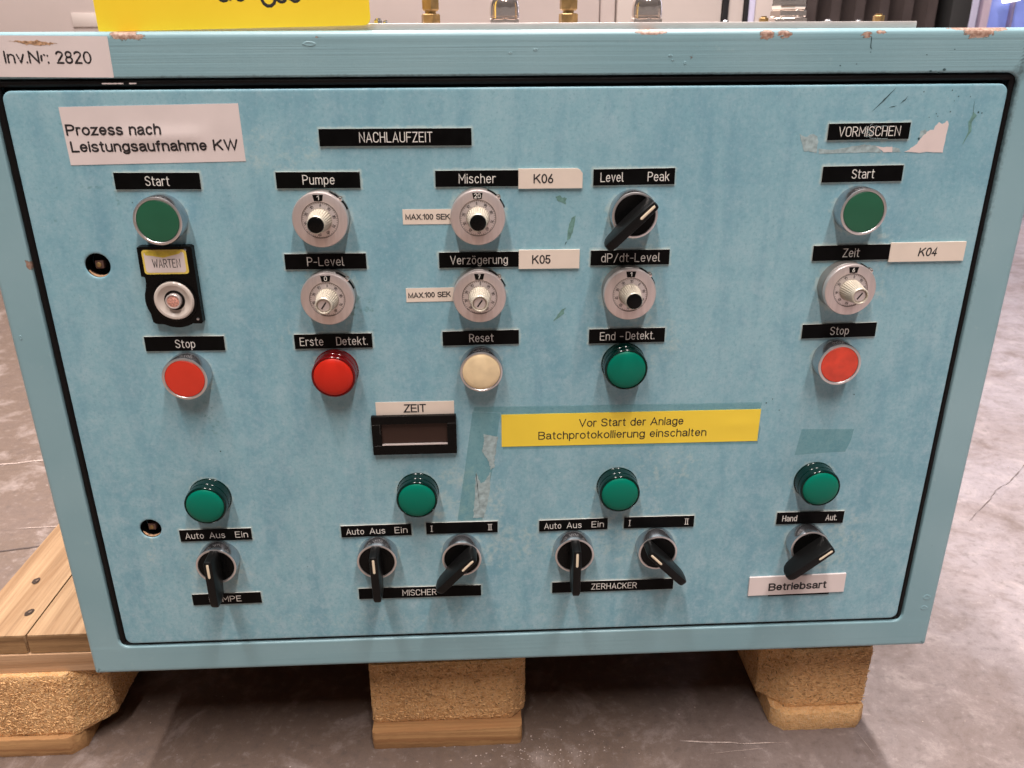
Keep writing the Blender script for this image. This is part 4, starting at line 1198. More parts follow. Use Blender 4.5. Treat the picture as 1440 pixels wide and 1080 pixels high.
# ---- printed stickers
def sticker(x, z, w, h, ang, mat, label, d=0.3, lift=None, name="sticker", cut=None):
    """thin flexible label; slightly wavy sheet"""
    mb = MB()
    nx, nz = max(4, int(w / 4)), max(3, int(h / 3))
    vs = []
    for j in range(nz + 1):
        for i in range(nx + 1):
            u, v = i / nx - .5, j / nz - .5
            dd = d + (lift(u * w, v * h) if lift else 0)
            vs.append((u * w, -dd, v * h))
    fs = [(j * (nx + 1) + i, j * (nx + 1) + i + 1, (j + 1) * (nx + 1) + i + 1, (j + 1) * (nx + 1) + i) for j in range(nz) for i in range(nx)]
    if cut:   # clip one corner
        vs[(nx + 1) * (nz + 1) - 1] = (w / 2 - 1.8, vs[-1][1], h / 2 - 1.2)
    m = len(vs)
    rim = [i for i in range(nx + 1)] + [(j + 1) * (nx + 1) - 1 + (nx + 1) * 0 for j in range(1, nz + 1)] + [nz * (nx + 1) + i for i in range(nx - 1, -1, -1)] + [j * (nx + 1) for j in range(nz - 1, 0, -1)]
    back = [(vs[i][0], 0.0, vs[i][2]) for i in rim]
    mb.add(vs + back, fs + [(rim[i], rim[(i + 1) % len(rim)], m + (i + 1) % len(rim), m + i) for i in range(len(rim))])
    return mb.build(name, MAT[mat], cab, L(x, z), rot=(0, -R(ang), 0), angle=50, label=label)
def crease(u, v):
    # a pocket of trapped air under the big label
    a = math.exp(-((v + 1.5) / 5.5) ** 2) * (1 / (1 + math.exp(-(u + 22) / 4))) * (1 / (1 + math.exp((u - 33) / 1.5)))
    b = 0.5 * math.exp(-((u - 37) / 3.5) ** 2) * math.exp(-((v + 4) / 12) ** 2)
    return 1.15 * a + b
o = sticker(-263.2, 452.5, 126.2, 40.3, .7, 'paper', "big white paper label reading Prozess nach Leistungsaufnahme KW", lift=lambda u, v: crease(u, v) * 0.9)
for s, x0, x1, zb in (("Prozess nach", -324.7, -257.2, 453.3), ("Leistungsaufnahme KW", -323.7, -204.0, 441.4)):
    printed(s, x0 + 263.2, x1 + 263.2, zb - 452.5, 6.6, 0.40, o, (0, 0, 0), bold=0.022, ang=-.5, lift=lambda u, v: crease(u, v) * 0.9 + 0.1 * (crease(u, v) > 0.02))
def lab(x, z, w, h, a, mat, s, x0, x1, cap, label, bold=0.01, d=0.3, dz=0, tang=0, shear=0, cut=None, worn=0.0):
    o = sticker(x, z, w, h, a, mat, label, d=d, cut=cut)
    printed(s, x0 - x, x1 - x, -cap / 2 + dz, cap, d + 0.09, o, (0, 0, 0), bold=bold, ang=tang, shear=shear, worn=worn)
    return o
lab(24.8, 418.2, 48.3, 14.6, -.2, 'tape_white', "K06", 11.9, 26.9, 6.0, "cream label K06 beside the Mischer plate", bold=.012, d=1.7, cut=True)
lab(24.5, 356.5, 47.4, 14.8, -.3, 'tape_white', "K05", 11.1, 25.6, 6.0, "cream label K05 beside the Verzögerung plate", bold=.012, d=1.7)
lab(325.4, 357.7, 60.8, 15.3, .2, 'tape_white', "K04", 318.0, 333.1, 6.0, "cream label K04 beside the Zeit plate", bold=.012, d=1.7, shear=.1)
lab(-68.9, 390.6, 37.0, 11.4, -.3, 'tape_white', "MAX.100 SEK", -85.4, -51.5, 3.7, "small cream label MAX.100 SEK beside the upper middle dial", bold=.022, d=.35)
lab(-68.9, 329.2, 38.4, 11.2, .3, 'tape_white', "MAX.100 SEK", -86.5, -53.0, 3.7, "small cream label MAX.100 SEK beside the lower middle dial", bold=.022, d=.35, tang=.8)
lab(-86.0, 231.4, 65.0, 12.4, -.2, 'tape_white', "ZEIT", -95.4, -76.7, 6.4, "cream label ZEIT above the display", bold=.012, d=.4, dz=.3)
o = lab(261.0, 42.7, 91.0, 20.2, .9, 'paper', "Betriebsart", 234.0, 289.2, 7.0, "white label Betriebsart stuck over a black plate", bold=.026, d=1.95, dz=-1.0, tang=.5)
o = sticker(96.5, 208.6, 221.2, 30.0, -.1, 'yellow', "yellow label Vor Start der Anlage Batchprotokollierung einschalten", d=.46, lift=lambda u, v: 0.35 * math.exp(-((u - 92) / 14) ** 2) * math.exp(-((v - 1) / 5) ** 2))
printed("Vor Start der Anlage", 51.6 - 96.5, 141.2 - 96.5, 2.6, 6.6, 0.52, o, (0, 0, 0), bold=0.0)
printed("Batchprotokollierung einschalten", 17.2 - 96.5, 161.9 - 96.5, -8.6, 6.6, 0.52, o, (0, 0, 0), bold=0.0)
# inventory label on the frame
o = sticker(-331.0, 505.2, 94.0, 26.8, -.7, 'paper', "white inventory label Inv.Nr: 2820 on the frame", d=.3, cut=False)
printed("Inv.Nr: 2820", -356.5 + 331, -297.0 + 331, -4.0, 7.2, .39, o, (0, 0, 0), bold=.014, ang=0, worn=.26)
flat_patch("stain", [(-351, 515.4), (-345, 515.6), (-338, 515.2), (-332, 515.6), (-324, 514.2), (-318, 513.6), (-324, 512.9), (-332, 512.4), (-339, 512.9), (-345, 514.6)], 'rust', 0.42, 0.9, 5, 51, thick=.02)

# ---- push buttons
def bezel_profile(r, d, inner):
    return [(r - .2, 0), (r, .3), (r, d - .9), (r - .25, d - .3), (r - .8, d), (inner + .4, d), (inner, d - .3), (inner, d - 1.6)]
def push_button(x, z, cap_mat, label, r=17.9, d=14, cr=15.5, dome=0.25):
    mb = MB()
    mb.lathe(bezel_profile(r, d, cr + .15), 64, cap1=False)
    mb.f = list(mb.f)
    for k, f in enumerate(mb.f):
        if min(f) >= 3 * 64:
            mb.mi[k] = 1
    o = mb.build("push_button", [MAT['chrome'], MAT['chrome_rim']], cab, L(x, z), label=label)
    c = MB()
    c.lathe([(cr, d - 6), (cr, d - .55), (cr - .4, d - .2), (cr * .8, d - .15 + dome * .5), (cr * .4, d - .12 + dome), (0.3, d - .1 + dome)], 64)
    c.build("button_cap", MAT[cap_mat], o)
    return o
push_button(-265.7, 392.5, 'green_cap', "dark green Start button at upper left")
push_button(-265.4, 267.4, 'red_cap', "orange-red Stop button at left")
push_button(263.0, 392.1, 'green_cap', "dark green Start button at upper right")
push_button(263.0, 267.7, 'red_worn', "faded red Stop button at right", cr=15.3)
push_button(-30.2, 268.0, 'cream_cap', "cream Reset button", r=17.3, cr=15.2, dome=1.0)

# ---- pilot lamps
def pilot_lamp(x, z, colour, label):
    mb = MB()
    def ribs(j, i):
        return 1 - (0.012 if (i % 2 and 1 <= j <= 3) else 0)
    mb.lathe([(18.2, 0), (18.2, 1.0), (17.8, 1.4), (17.8, 8.6), (17.3, 9.0), (17.3, 9.5), (17.6, 9.9), (17.6, 13.4), (17.5, 14.6), (17.1, 15.3), (16.6, 15.6), (16.1, 15.5), (15.7, 14.9)], 96, cap1=False, mod=ribs)
    o = mb.build("pilot_lamp", MAT['body_' + colour], cab, L(x, z), label=label)
    c = MB()
    c.lathe([(15.8, 14.6), (15.5, 15.7), (14.5, 16.5), (12.0, 17.3), (8, 18.0), (4, 18.35), (.2, 18.5)], 64)
    c.build("lens", MAT['lens_' + colour], o)
    return o
pilot_lamp(-148.2, 267.0, 'red', "red pilot lamp under the Erste Detekt. plate")
pilot_lamp(86.9, 267.9, 'green', "green pilot lamp under the End-Detekt. plate")
pilot_lamp(-265.7, 152.3, 'green', "green pilot lamp, leftmost of the bottom row")
pilot_lamp(-87.4, 152.5, 'green', "green pilot lamp, second of the bottom row")
pilot_lamp(86.9, 152.7, 'green', "green pilot lamp, third of the bottom row")
pilot_lamp(262.6, 152.9, 'green', "green pilot lamp, rightmost of the bottom row")

# ---- selector switches
def selector(x, z, ang, label):
    """ang: pointer direction, degrees clockwise from straight up"""
    mb = MB()
    mb.lathe(bezel_profile(17.6, 14, 15.4), 64, cap1=False)
    for k, f in enumerate(mb.f):
        if min(f) >= 3 * 64:
            mb.mi[k] = 1
    o = mb.build("selector_switch", [MAT['chrome'], MAT['chrome_rim']], cab, L(x, z), label=label)
    c = MB()
    c.lathe([(15.3, 8), (15.3, 13.3), (14.9, 13.7), (13.5, 13.5)], 48)
    c.build("rotor", MAT['black'], o)
    # lever: long section built in its own frame, pointer along +z
    bm = bmesh.new()
    # outline of side view (along s, depth d); width varies
    def ringat(s, d0, d1, w0, w1):
        return [(-w0, -d0, s), (w0, -d0, s), (w1, -d1, s), (-w1, -d1, s)]
    secs = [ringat(14.8, 13, 30.5, 4.0, 3.4), ringat(15.6, 14, 31.5, 3.0, 2.6)][::-1]
    S = [(16.9, 14.5, 31.0, 1.9, 1.6), (16.3, 13.6, 32.4, 3.2, 2.8), (14.6, 13.0, 33.0, 4.3, 3.4), (0, 13.0, 33.0, 4.6, 3.6), (-14.6, 13.0, 33.0, 4.4, 3.5), (-16.4, 14.8, 33.0, 4.4, 3.5),
         (-25, 16.6, 32.8, 4.3, 3.5), (-28.2, 19.0, 32.2, 4.1, 3.3), (-30.4, 22.5, 31.0, 3.4, 2.8), (-31.4, 25.0, 29.8, 2.2, 1.8)]
    rings = [[bm.verts.new(p) for p in ringat(s_, a, b, w0, w1)] for s_, a, b, w0, w1 in S]
    for a, b in zip(rings[:-1], rings[1:]):
        for i in range(4):
            bm.faces.new((a[i], a[(i + 1) % 4], b[(i + 1) % 4], b[i]))
    bm.faces.new(rings[0]); bm.faces.new(rings[-1][::-1])
    bmesh.ops.recalc_face_normals(bm, faces=bm.faces[:])
    long = [e for e in bm.edges if abs(e.verts[0].co.z - e.verts[1].co.z) > 0.3 and all(f.normal.length > 0 for f in e.link_faces)]
    bmesh.ops.bevel(bm, geom=long, offset=0.75, segments=2, affect='EDGES', profile=0.5)
    bm.verts.index_update()
    m2 = MB(); m2.add([tuple(v.co) for v in bm.verts], [tuple(v.index for v in f.verts) for f in bm.faces]); bm.free()
    rot = (0, R(ang), 0)
    m2.build("lever", MAT['lever'], o, rot=rot, angle=40)
    m3 = MB()
    stroke(m3, [(0, 2.0), (0, 13.8)], 2.3, 32.95, 0.32)
    m3.build("marker", MAT['marker'], o, rot=rot)
    return o
selector(87.7, 392.0, 46, "selector switch pointing to Peak at the top")
selector(-265.6, 90.5, 0, "selector switch above the PUMPE plate")
selector(-125.7, 90.3, -1, "left selector switch above the MISCHER plate")
selector(-50.9, 90.4, 43.5, "right selector switch above the MISCHER plate, turned to II")
selector(49.4, 90.5, 0, "left selector switch above the ZERHACKER plate")
selector(124.1, 90.9, -44.5, "right selector switch above the ZERHACKER plate, turned to I")
selector(262.2, 90.9, 50, "selector switch above the Betriebsart label")

# ---- ten-turn dials
def dial(x, z, num, zero_ang, cap, label, fx=0.0):
    mb = MB()
    mb.lathe([(20.2, 0), (20.2, 9.2), (19.6, 9.6), (19.6, 10.6), (20.3, 11.0), (20.3, 12)], 72, cap1=False)
    o = mb.build("turns_dial", MAT['dial_body'], cab, L(x, z), label=label)
    f = MB()
    f.lathe([(20.3, 11.2), (20.6, 11.6), (20.6, 14.9), (20.1, 15.7), (19.2, 16.0), (13.6, 16.0), (13.3, 15.75), (13.2, 15.3)], 80, cap1=False)
    f.build("face_ring", MAT['dial_face'], o)
    s = MB()
    s.lathe([(13.3, 15.2), (13.0, 15.45), (8.8, 15.9), (8.6, 15.0)], 72, cap1=False)
    s.build("scale_ring", MAT['dial_scale'], o)
    # window with the turn count
    w = MB()
    w.prism([(-3.9, 18.6), (-3.0, 13.9), (3.0, 13.9), (3.9, 18.6)], 15.9, 16.08)
    w.build("window", MAT['black'], o, smooth=False)
    wl = MB()
    tw = {'1': 1.6, '0': 2.2, '20': 4.8, '2': 2.2, '6': 2.2, '7': 2.0}.get(num, 2.2)
    engraved(wl, num, -tw / 2, tw / 2, 16.3, 3.0, .5, 16.06)
    wl.build("turn_number", MAT['engrave'], o, smooth=False)
    m = MB()
    stroke(m, [(0, 13.2), (0, 14.2)], .35, 15.98, .05)
    n = 50
    for i in range(n):
        a = R(zero_ang - i * 360 / n)
        l = 1.5 if i % 5 == 0 else 0.9
        stroke(m, [((13.0 - l) * math.sin(a), (13.0 - l) * math.cos(a)), (12.9 * math.sin(a), 12.9 * math.cos(a))], .22, 15.52, .12)
    # fine dark line around the scale
    stroke(m, [(13.45 * math.sin(R(q)), 13.45 * math.cos(R(q))) for q in range(0, 361, 6)], .28, 15.95, .08)
    for i in range(10):
        a = zero_ang - i * 36
        t = MB()
        sn = str(i * 10)
        tw2 = 1.0 if sn == '0' else 2.4
        engraved(t, sn, -tw2 / 2, tw2 / 2, 0, 2.0, .34, 15.62)
        ca, sa = math.cos(R(a)), math.sin(R(a))
        rr = 10.6
        vs = [(v[0] * ca + v[2] * sa + rr * sa, v[1] - 0.12, -v[0] * sa + v[2] * ca + rr * ca) for v in t.v]
        m.add(vs, t.f)
    m.build("scale_marks", MAT['ink'], o, smooth=False)
    k = MB()
    def flute(j, i):
        return (0.925 if (i // 2) % 2 else 1.0) if 1 <= j <= 3 else 1.0
    k.lathe([(8.7, 14.8), (8.6, 17.0), (7.7, 23.5), (6.7, 30.5), (6.5, 31.2), (6.6, 33.2), (6.1, 33.9), (5.5, 34.0), (5.2, 33.4), (5.2, 31.5)], 120, cap1=True, mod=flute)
    k.build("knob", MAT['knob'], o, angle=25)
    c = MB()
    if cap == 'black':
        c.lathe([(6.0, 32.6), (6.0, 34.2), (5.5, 35.0), (4.2, 35.4), (2, 35.5), (.2, 35.5)], 40)
        c.build("knob_cap", MAT['black'], o)
    else:
        c.lathe([(4.7, 31.2), (4.7, 32.3), (4.3, 32.6)], 36)
        c.build("knob_screw", MAT['dial_scale'], o)
        sl = MB()
        rt = Matrix.Rotation(R(35), 3, 'Y')
        sl.box(-.55, .55, -32.75, -32.5, -3.2, 3.2, rot=rt)
        sl.build("screw_slot", MAT['ink'], o, smooth=False)
    # locking lever on the rim
    lk = MB()
    pts_o = []
    for q in range(22, 71, 6):
        pts_o.append((20.9 * math.sin(R(q)), 20.9 * math.cos(R(q))))
    stroke(lk, pts_o, 1.5, 9.4, 2.2)
    lk.build("lock_arm", MAT['black'], o)
    lb = MB()
    lb.lathe([(1.9, 8.5), (1.9, 12.6), (1.4, 13.6), (.5, 14.0)], 20, cx=21.2 * math.sin(R(47)), cz=21.2 * math.cos(R(47)))
    lb.build("lock_knob", MAT['bright_chrome'], o)
    return o
dial(-147.0, 392.1, '1', 6, 'black', "silver turns dial with black cap under the Pumpe plate")
dial(-147.0, 331.4, '0', 4, 'screw', "silver turns dial with slotted screw under the P-Level plate")
dial(-30.4, 392.1, '20', -4, 'black', "silver turns dial with black cap under the Mischer plate")
dial(-30.3, 331.0, '7', 4, 'screw', "silver turns dial with slotted screw under the Verzögerung plate")
dial(86.7, 330.9, '1', 40, 'black', "silver turns dial with black cap under the dP/dt-Level plate")
dial(261.2, 331.5, '6', 8, 'screw', "silver turns dial with slotted screw under the Zeit plate")

# ---- waiting lamp unit at the left (lens missing)
mb = MB()
outline = [(-22.0, 41.8), (-19.5, 42.4), (17.6, 42.4), (19.2, 41.2), (19.2, -18.0), (18.0, -19.4), (9.5, -19.2)]
outline += [(22.4 * math.cos(R(a)), 22.4 * math.sin(R(a))) for a in range(-62, -119, -8)]
outline += [(-17.6, -19.0), (-19.4, -17.4), (-20.2, -10)]
outline += [(22.6 * math.cos(R(a)), 22.6 * math.sin(R(a))) for a in range(205, 154, -8)]
outline += [(-19.6, 14), (-19.6, 18.6), (-22.4, 19.4)]
mb.prism(outline, 0, 5.6, top_inset=.012)
warn = mb.build("waiting_lamp", MAT['black'], cab, L(-265.9, 329.9), label="black lamp unit with a WARTEN window and its lens missing", smooth=False)
mb = MB()
mb.lathe([(17.0, 5.4), (17.0, 6.6), (16.0, 7.0), (15.2, 6.6)], 56, cap1=False)
mb.build("collar", MAT['black'], warn)
mb = MB()
prof = [(15.3, 5.6), (15.1, 7.2), (14.2, 8.2), (12.6, 8.2), (10.8, 7.0), (9.2, 5.8), (7.9, 5.62), (7.6, 5.61)]
mb.lathe(prof, 56, cap1=False)
mb.build("funnel", MAT['funnel'], warn)
mb = MB()
mb.lathe([(7.9, 5.66), (7.7, 5.9), (6.3, 5.95), (6.1, 5.7)], 40, cap1=True)
mb.build("socket", MAT['rubber'], warn)
mb = MB()
mb.lathe([(5.9, 5.9), (5.9, 9.4), (5.5, 9.9), (4.9, 9.9), (4.6, 9.3)], 36, cap1=False)
mb.build("contact_ring", MAT['silver_and_glint'], warn)
mb = MB()
mb.lathe([(4.7, 9.0), (4.4, 9.5), (2.5, 9.9), (.2, 10.0)], 30)
mb.build("contact", MAT['copper'], warn)
def rrpoly(w, h, r, cx=0, cz=0, n=5):
    P = []
    for sx, sz, a0 in ((1, 1, 90), (1, -1, 0), (-1, -1, -90), (-1, 1, 180)):
        for i in range(n + 1):
            a = R(a0 - 90 * i / n)
            P.append((cx + sx * (w / 2 - r) + r * math.cos(a), cz + sz * (h / 2 - r) + r * math.sin(a)))
    return P
mb = MB(); mb.prism(rrpoly(33.2, 18.8, 2.2, -2.2, 30.2), 5.5, 5.9)
mb.build("yellowed_window", simple("yellowed_plastic", (0.80, 0.62, 0.12), 0.4, noise_amt=.1), warn, smooth=False)
mb = MB(); mb.prism(rrpoly(30.0, 15.8, 2.0, -2.4, 30.0), 5.8, 6.05)
lbl = mb.build("window_card", MAT['paper'], warn, smooth=False)
mb = MB()
pts = [(-16.8, 38.6), (11.5, 38.6), (9, 36.5), (3, 35.0), (-3, 33.6), (-7, 34.2), (-12, 35.2), (-16, 35.6)]
mb.prism(pts, 5.9, 6.15)
mb.build("yellow_stain", simple("yellow_stain", (0.72, 0.56, 0.06), 0.45, noise_amt=.25, noise_scale=200), warn, smooth=False)
mb = MB(); engraved(mb, "WARTEN", -11.9, 9.0, 29.2, 6.2, .60, 6.06)
mb.build("lettering", MAT['ink'], warn, smooth=False)
mb = MB()
mb.lathe([(1.1, 5.5), (1.1, 5.9), (.7, 6.0)], 14, cx=15.5, cz=-15.4); mb.lathe([(1.0, 5.5), (1.0, 5.8), (.6, 5.9)], 14, cx=13.8, cz=39.2)
mb.build("rivet", MAT['chrome'], warn)

# ---- small display
mb = MB()
x0, x1, z0, z1 = -35.3, 35.3, -17.7, 17.7
wx0, wx1, wz0, wz1 = -27.6, 27.6, -9.0, 10.6
def frame_box(mb, x0, x1, z0, z1, a0, a1, b0, b1, d0, d1):
    mb.box(x0, x1, -d1, -d0, z0, b0, bev=.35); mb.box(x0, x1, -d1, -d0, b1, z1, bev=.35)
    mb.box(x0, a0, -d1 + .02, -d0, b0 - .3, b1 + .3); mb.box(a1, x1, -d1 + .02, -d0, b0 - .3, b1 + .3)
frame_box(mb, x0, x1, z0, z1, wx0, wx1, wz0, wz1, 0, 4.2)
disp = mb.build("display", MAT['black'], cab, L(-87.4, 208.3), label="small black digital display with a blank screen", smooth=False)
mb = MB(); mb.box(wx0 - .5, wx1 + .5, -1.4, -.4, wz0 - .5, wz1 + .5); mb.build("screen", MAT['lcd'], disp, smooth=False)
mb = MB(); mb.box(wx0 + .1, wx1 - .1, -4.05, -1.3, wz0 - .1, wz0 + .75, bev=.2); mb.build("lip_reflection", MAT['silver_and_glint'], disp, smooth=False)  # reflection on the bezel's lower lip painted as a pale bar
mb = MB()
stroke(mb, [(x0 + .6, wz1 - .4), (wx0 - .6, wz1 - .3)], .22, 4.15, .08); stroke(mb, [(x0 + .9, wz0 - .2), (wx0 - .6, wz0 - .1)], .22, 4.15, .08)
stroke(mb, [(wx1 + .6, wz1), (x1 - .6, wz1 + .1)], .22, 4.15, .08); stroke(mb, [(wx0 - .9, wz1), (wx0 - .9, wz1 - 9)], .22, 4.15, .08)
mb.build("edge_seam", simple("seam_grey", (.10, .095, .09), .5), disp, smooth=False)

# ---- on the cabinet's top: gland plate, fittings, bolts
TOPZ = OZ1
mb = MB(); mb.box(-284, 297, 20, 235, TOPZ - .4, TOPZ + 4.9, bev=.5)
mb.build("gland_plate", MAT['gland_plate'], cab, L(0, 0))
PT = TOPZ + 4.9
def hexprism(mb, r, z0, z1, cx=0, cy=0, ch=.8, mi=0, rot=0):
    prof = [(r - ch, z0), (r, z0 + ch), (r, z1 - ch), (r - ch, z1)]
    n = 6; vs = []
    for rr, z in prof:
        for i in range(n):
            a = math.pi / 6 + i * math.pi / 3 + rot; vs.append((cx + rr * math.cos(a), cy + rr * math.sin(a), z))
    mb.add(vs, [(j * n + i, j * n + (i + 1) % n, (j + 1) * n + (i + 1) % n, (j + 1) * n + i) for j in range(3) for i in range(n)] + [tuple(range(n)), tuple(3 * n + i for i in range(n))], mi)
def brass_fitting(x, label):
    mb = MB()
    hexprism(mb, 7.3, PT, PT + 7.2, rot=.25)
    mb.lathe([(4.2, PT + 7), (4.2, PT + 9.2)], 24, axis='z', cap1=False)
    hexprism(mb, 7.0, PT + 9, PT + 24, ch=1.2, rot=.1)
    mb.lathe([(4.4, PT + 24), (4.4, PT + 30), (3, PT + 30.5)], 24, axis='z')
    return mb.build("brass_fitting", MAT['brass'], cab, (x * .001, .052, DZ), label=label, angle=25)
brass_fitting(-62.6, "brass compression fitting behind the yellow sign's right side")
brass_fitting(41.6, "brass compression fitting between two chrome cable glands")
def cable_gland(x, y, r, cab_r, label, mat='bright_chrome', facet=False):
    mb = MB()
    hexprism(mb, r * 1.10, PT, PT + 3.2, ch=.5)
    if facet:
        hexprism(mb, r * 1.02, PT + 3.8, PT + 9.0, ch=.9, rot=.25)
        mb.lathe([(r * .86, PT + 8.6), (r * .98, PT + 9.2), (r * 1.04, PT + 11.5), (r * 1.0, PT + 14), (r * 1.02, PT + 16), (r * .92, PT + 19.6), (r * .7, PT + 21.0), (r * .55, PT + 21.6)], 8, axis='z')
    else:
        mb.lathe([(r * .9, PT + 3.1), (r, PT + 3.8), (r, PT + 4.6), (r * .95, PT + 4.9), (r, PT + 5.2), (r, PT + 11), (r * .96, PT + 14.5), (r * .84, PT + 17.6), (r * .62, PT + 19.6), (r * .52, PT + 20)], 48, axis='z')
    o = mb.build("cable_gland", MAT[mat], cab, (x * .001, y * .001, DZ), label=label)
    c = MB(); c.lathe([(cab_r, PT + 19.5), (cab_r, PT + 60), (cab_r, PT + 120)], 20, axis='z')
    c.build("cable", MAT['rubber'], o)
    return o
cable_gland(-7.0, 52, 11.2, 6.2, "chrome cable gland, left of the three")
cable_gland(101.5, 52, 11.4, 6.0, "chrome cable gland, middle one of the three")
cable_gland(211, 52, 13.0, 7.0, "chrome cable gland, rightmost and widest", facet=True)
for (x, r, h) in ((-101.5, 3.4, 3.0), (-96, 2.2, 2.0), (190, 3.6, 3.4), (161, 2.4, 1.6), (240, 2.8, 1.6), (264, 2.6, 1.4), (279, 4.2, 4.6), (-190, 3.6, 3.0), (-270, 3.6, 3)):
    mb = MB(); hexprism(mb, r, PT, PT + h, ch=.4)
    mb.lathe([(r * .6, PT + h - .1), (r * .6, PT + h + r * .3)], 16, axis='z')
    mb.build("bolt", MAT['brass'] if x in (190, 279) else MAT['chrome'], cab, (x * .001, .045, DZ), angle=25)

# ================================================================== YELLOW SIGN on the cabinet
sign = thing("yellow_sign", "yellow card sign with black handwriting standing on the cabinet's top", "sign", (-0.199, 0.0135, CZ + DZ + 0.5225))
mb = MB()
w2, hh = 95.4, 128.0
P = [(-w2, hh), (-w2, 1.2), (-w2 + 1.0, .3)] + [(w2 - 5 + 5 * math.sin(R(a)), 5.3 - 5 * math.cos(R(a))) for a in range(0, 91, 15)] + [(w2, hh)]
nP = len(P)
mb.add([(x, 0.6, z) for x, z in P] + [(x, -0.6, z) for x, z in P], [tuple(range(nP)), tuple(range(2 * nP - 1, nP - 1, -1))] + [(i, (i + 1) % nP, nP + (i + 1) % nP, nP + i) for i in range(nP)])
card = mb.build("card", MAT['sign'], sign, (0, 0, 0), rot=(R(-3), R(-1.1), 0), smooth=False)
mb = MB()
def hw(pts):
    stroke(mb, pts, 2.2, 0.62, .1)
# handwriting (only its feet reach into the picture)
zb = 18.0
def A(cx, cz, rx, rz, a0, a1, n=12):
    return arc(cx, cz, rx, rz, a0, a1, n)
hw([(x, z) for x, z in A(4, zb + 4.5, 4, 4.5, 60, 380)] + [(8.3, zb + 20), (8.5, zb + 1)])
hw([(12, zb + 5)] + A(15.5, zb + 5, 3.6, 4.8, 0, 300))
hw([(29, zb + 15), (25, zb + 16), (24, zb + 2)]); hw([(21.5, zb + 8.5), (27, zb + 8.8)])
hw(A(35, zb + 1.5, 4.8, 5.6, 0, 350)); hw([(40.5, zb + 14), (40.3, zb + 3)] + A(44, zb + 2.5, 3.6, 4, 180, 330))
hw([(50, zb + 9), (49.5, zb + .5)]); hw(A(53.5, zb + 3, 3.8, 4.4, 200, 520)); hw([(60, zb + 12), (60, zb + 4)] + A(62.5, zb + 4, 2.6, 3.4, 180, 340))
mb2 = MB()
for i in range(0):
    pass
mb.build("handwriting", MAT['ink'], sign, (-.0095, 0, 0), rot=(R(-3), R(-1.1), 0), smooth=False)

# ================================================================== BACKGROUND
Y = 2.2
def bx(name, x0, x1, y0, y1, z0, z1, mat, parent, org, bev=0.004, label=None):
    mb = MB(1.0); mb.box(x0 - org[0], x1 - org[0], y0 - org[1], y1 - org[1], z0, z1, bev=bev)
    return mb.build(name, mat, parent, smooth=True, label=label)
org = (-1.0, Y)
enc = thing("machine_enclosure", "white sheet-metal machine enclosure far behind the cabinet", "machine enclosure", (org[0], org[1], 0))
bx("side_panel", -2.6, 0.372, Y, Y + .9, 0.06, 2.1, MAT['enclosure'], enc, org)
bx("panel_strip", 0.376, 0.424, Y + .012, Y + .9, 0.06, 2.1, MAT['enclosure'], enc, org)
bx("side_panel", 0.428, 0.762, Y, Y + .9, 0.06, 2.1, MAT['enclosure2'], enc, org)
bx("seal_strip", 0.764, 0.782, Y - .01, Y + .9, 0.06, 2.1, MAT['dark_gap'], enc, org, .002)
bx("door_post", 0.784, 0.832, Y, Y + .9, 0.06, 2.1, MAT['enclosure2'], enc, org)
bx("seal_strip", 0.834, 0.846, Y - .01, Y + .9, 0.06, 2.1, MAT['dark_gap'], enc, org, .002)
bx("edge_trim", 0.848, 0.868, Y - .004, Y + .9, 0.06, 2.1, MAT['pale_post'], enc, org, .002)
bx("door_post", 0.870, 0.936, Y, Y + .9, 0.06, 2.1, MAT['enclosure2'], enc, org)
bx("plinth", -2.6, 0.936, Y + .02, Y + .9, 0.0, 0.06, MAT['dark_gap'], enc, org)
bx("name_tag", -1.262, -1.14, Y - .004, Y - .0005, 0.752, 0.792, MAT['enclosure2'], enc, org, .001)
org2 = (1.25, Y)
bel = thing("bellows_machine", "black machine slide with a folded bellows cover right of the white enclosure", "machine", (org2[0], org2[1], 0))
bx("housing", 0.94, 1.575, Y + .10, Y + .8, 0.0, 2.0, MAT['dark_gap'], bel, org2)
for i in range(7):
    x = 0.952 + i * 0.0795
    mb = MB(1.0)
    xx0, xx1 = x - org2[0], x + 0.0795 - org2[0]
    prof = [(xx0, .10), (xx0 + .012, .02), (xx0 + .05, .035), (xx1 - .010, .085), (xx1, .10)]
    vs = [(a, b, z) for z in (0.12, 1.95) for a, b in prof]; n = len(prof)
    mb.add(vs, [(i_, i_ + 1, n + i_ + 1, n + i_) for i_ in range(n - 1)] + [tuple(range(n)), tuple(range(2 * n - 1, n - 1, -1))])
    mb.build("bellows_fold", MAT['bellows'], bel, angle=20)
bx("end_plate", 1.510, 1.575, Y + .0, Y + .1, 0.0, 2.0, MAT['grey_steel'], bel, org2)
org3 = (2.4, 3.0)
gl = thing("glazed_partition", "blue glazed partition with pale posts at the far right", "partition", (org3[0], org3[1], 0))
k3 = 3.628 / 2.828
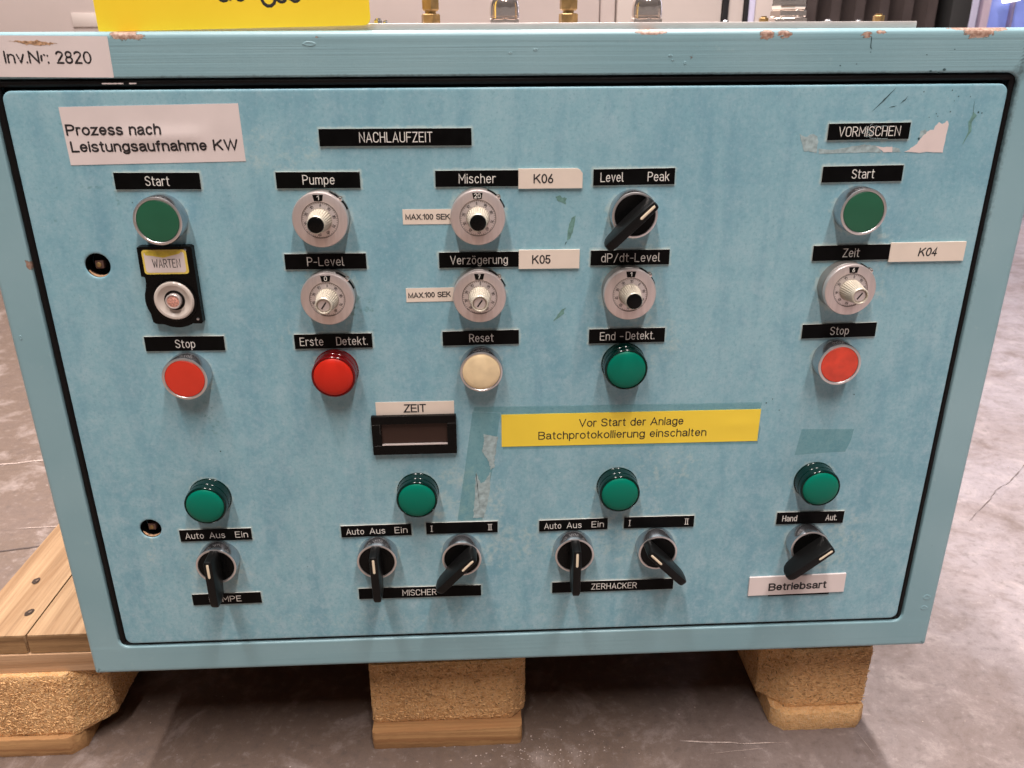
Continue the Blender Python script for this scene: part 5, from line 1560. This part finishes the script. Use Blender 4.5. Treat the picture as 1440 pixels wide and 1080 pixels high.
def px3(px):
    return -0.032 + (-1.467 + 0.002235 * px + 0.032) * k3
bx("post", px3(1358), px3(1371), 3.0, 3.06, 0, 2.4, MAT['pale_post'], gl, org3)
bx("post", px3(1372), px3(1376), 3.02, 3.06, 0, 2.4, simple("slate_post", (.22, .22, .36), .5), gl, org3)
bx("post", px3(1377), px3(1389), 3.0, 3.06, 0, 2.4, MAT['lilac'], gl, org3)
bx("pane", px3(1389.5), px3(1421), 3.02, 3.03, 0, 1.2, MAT['blue'], gl, org3)
bx("post", px3(1421.5), px3(1425), 3.0, 3.06, 0, 2.4, simple("violet_post", (.30, .25, .42), .5), gl, org3)
bx("pane", px3(1425.5), px3(1560), 3.02, 3.03, 0, 0.90, MAT['blue'], gl, org3)
bx("post", px3(1561), px3(1568), 3.0, 3.06, 0, 2.4, MAT['lilac'], gl, org3)
glare_bar = MB(1.0)  # glowing bar added in place of lamp glare reflected in the blue panel
glare_bar.box(px3(1400) , px3(1423.5), 2.96, 2.99, 0.848, 0.866, bev=.006, rot=Matrix.Rotation(R(-10), 3, 'Y'), piv=(px3(1411), 2.97, .857))
o = glare_bar.build("lamp_glare", MAT['glare_bar'])
o["label"] = "short glowing bar standing in for lamp glare on the blue partition"
o["category"] = "lamp glare"
mb = MB(1.0); mb.box(-12, 12, 9.0, 9.2, 0, 5.6)
o = mb.build("hall_wall", MAT['hall'], smooth=False); o["kind"] = "structure"
win = thing("hall_window", "large bright window in the far hall wall at the right", "window", (5.4, 8.98, 1.0))
for i in range(3):
    mb = MB(1.0); mb.box(-2.4 + i * 1.62, -2.4 + i * 1.62 + 1.55, -.02, .0, 0, 3.2); mb.build("pane", MAT['window'], win, smooth=False)
mb = MB(1.0)
for i in range(4):
    mb.box(-2.47 + i * 1.62, -2.40 + i * 1.62, -.06, .01, -.07, 3.27)
mb.box(-2.47, 2.46, -.065, .01, -.08, 0); mb.box(-2.47, 2.46, -.065, .01, 3.2, 3.28)
mb.build("window_frame", MAT['pale_post'], win, smooth=False)
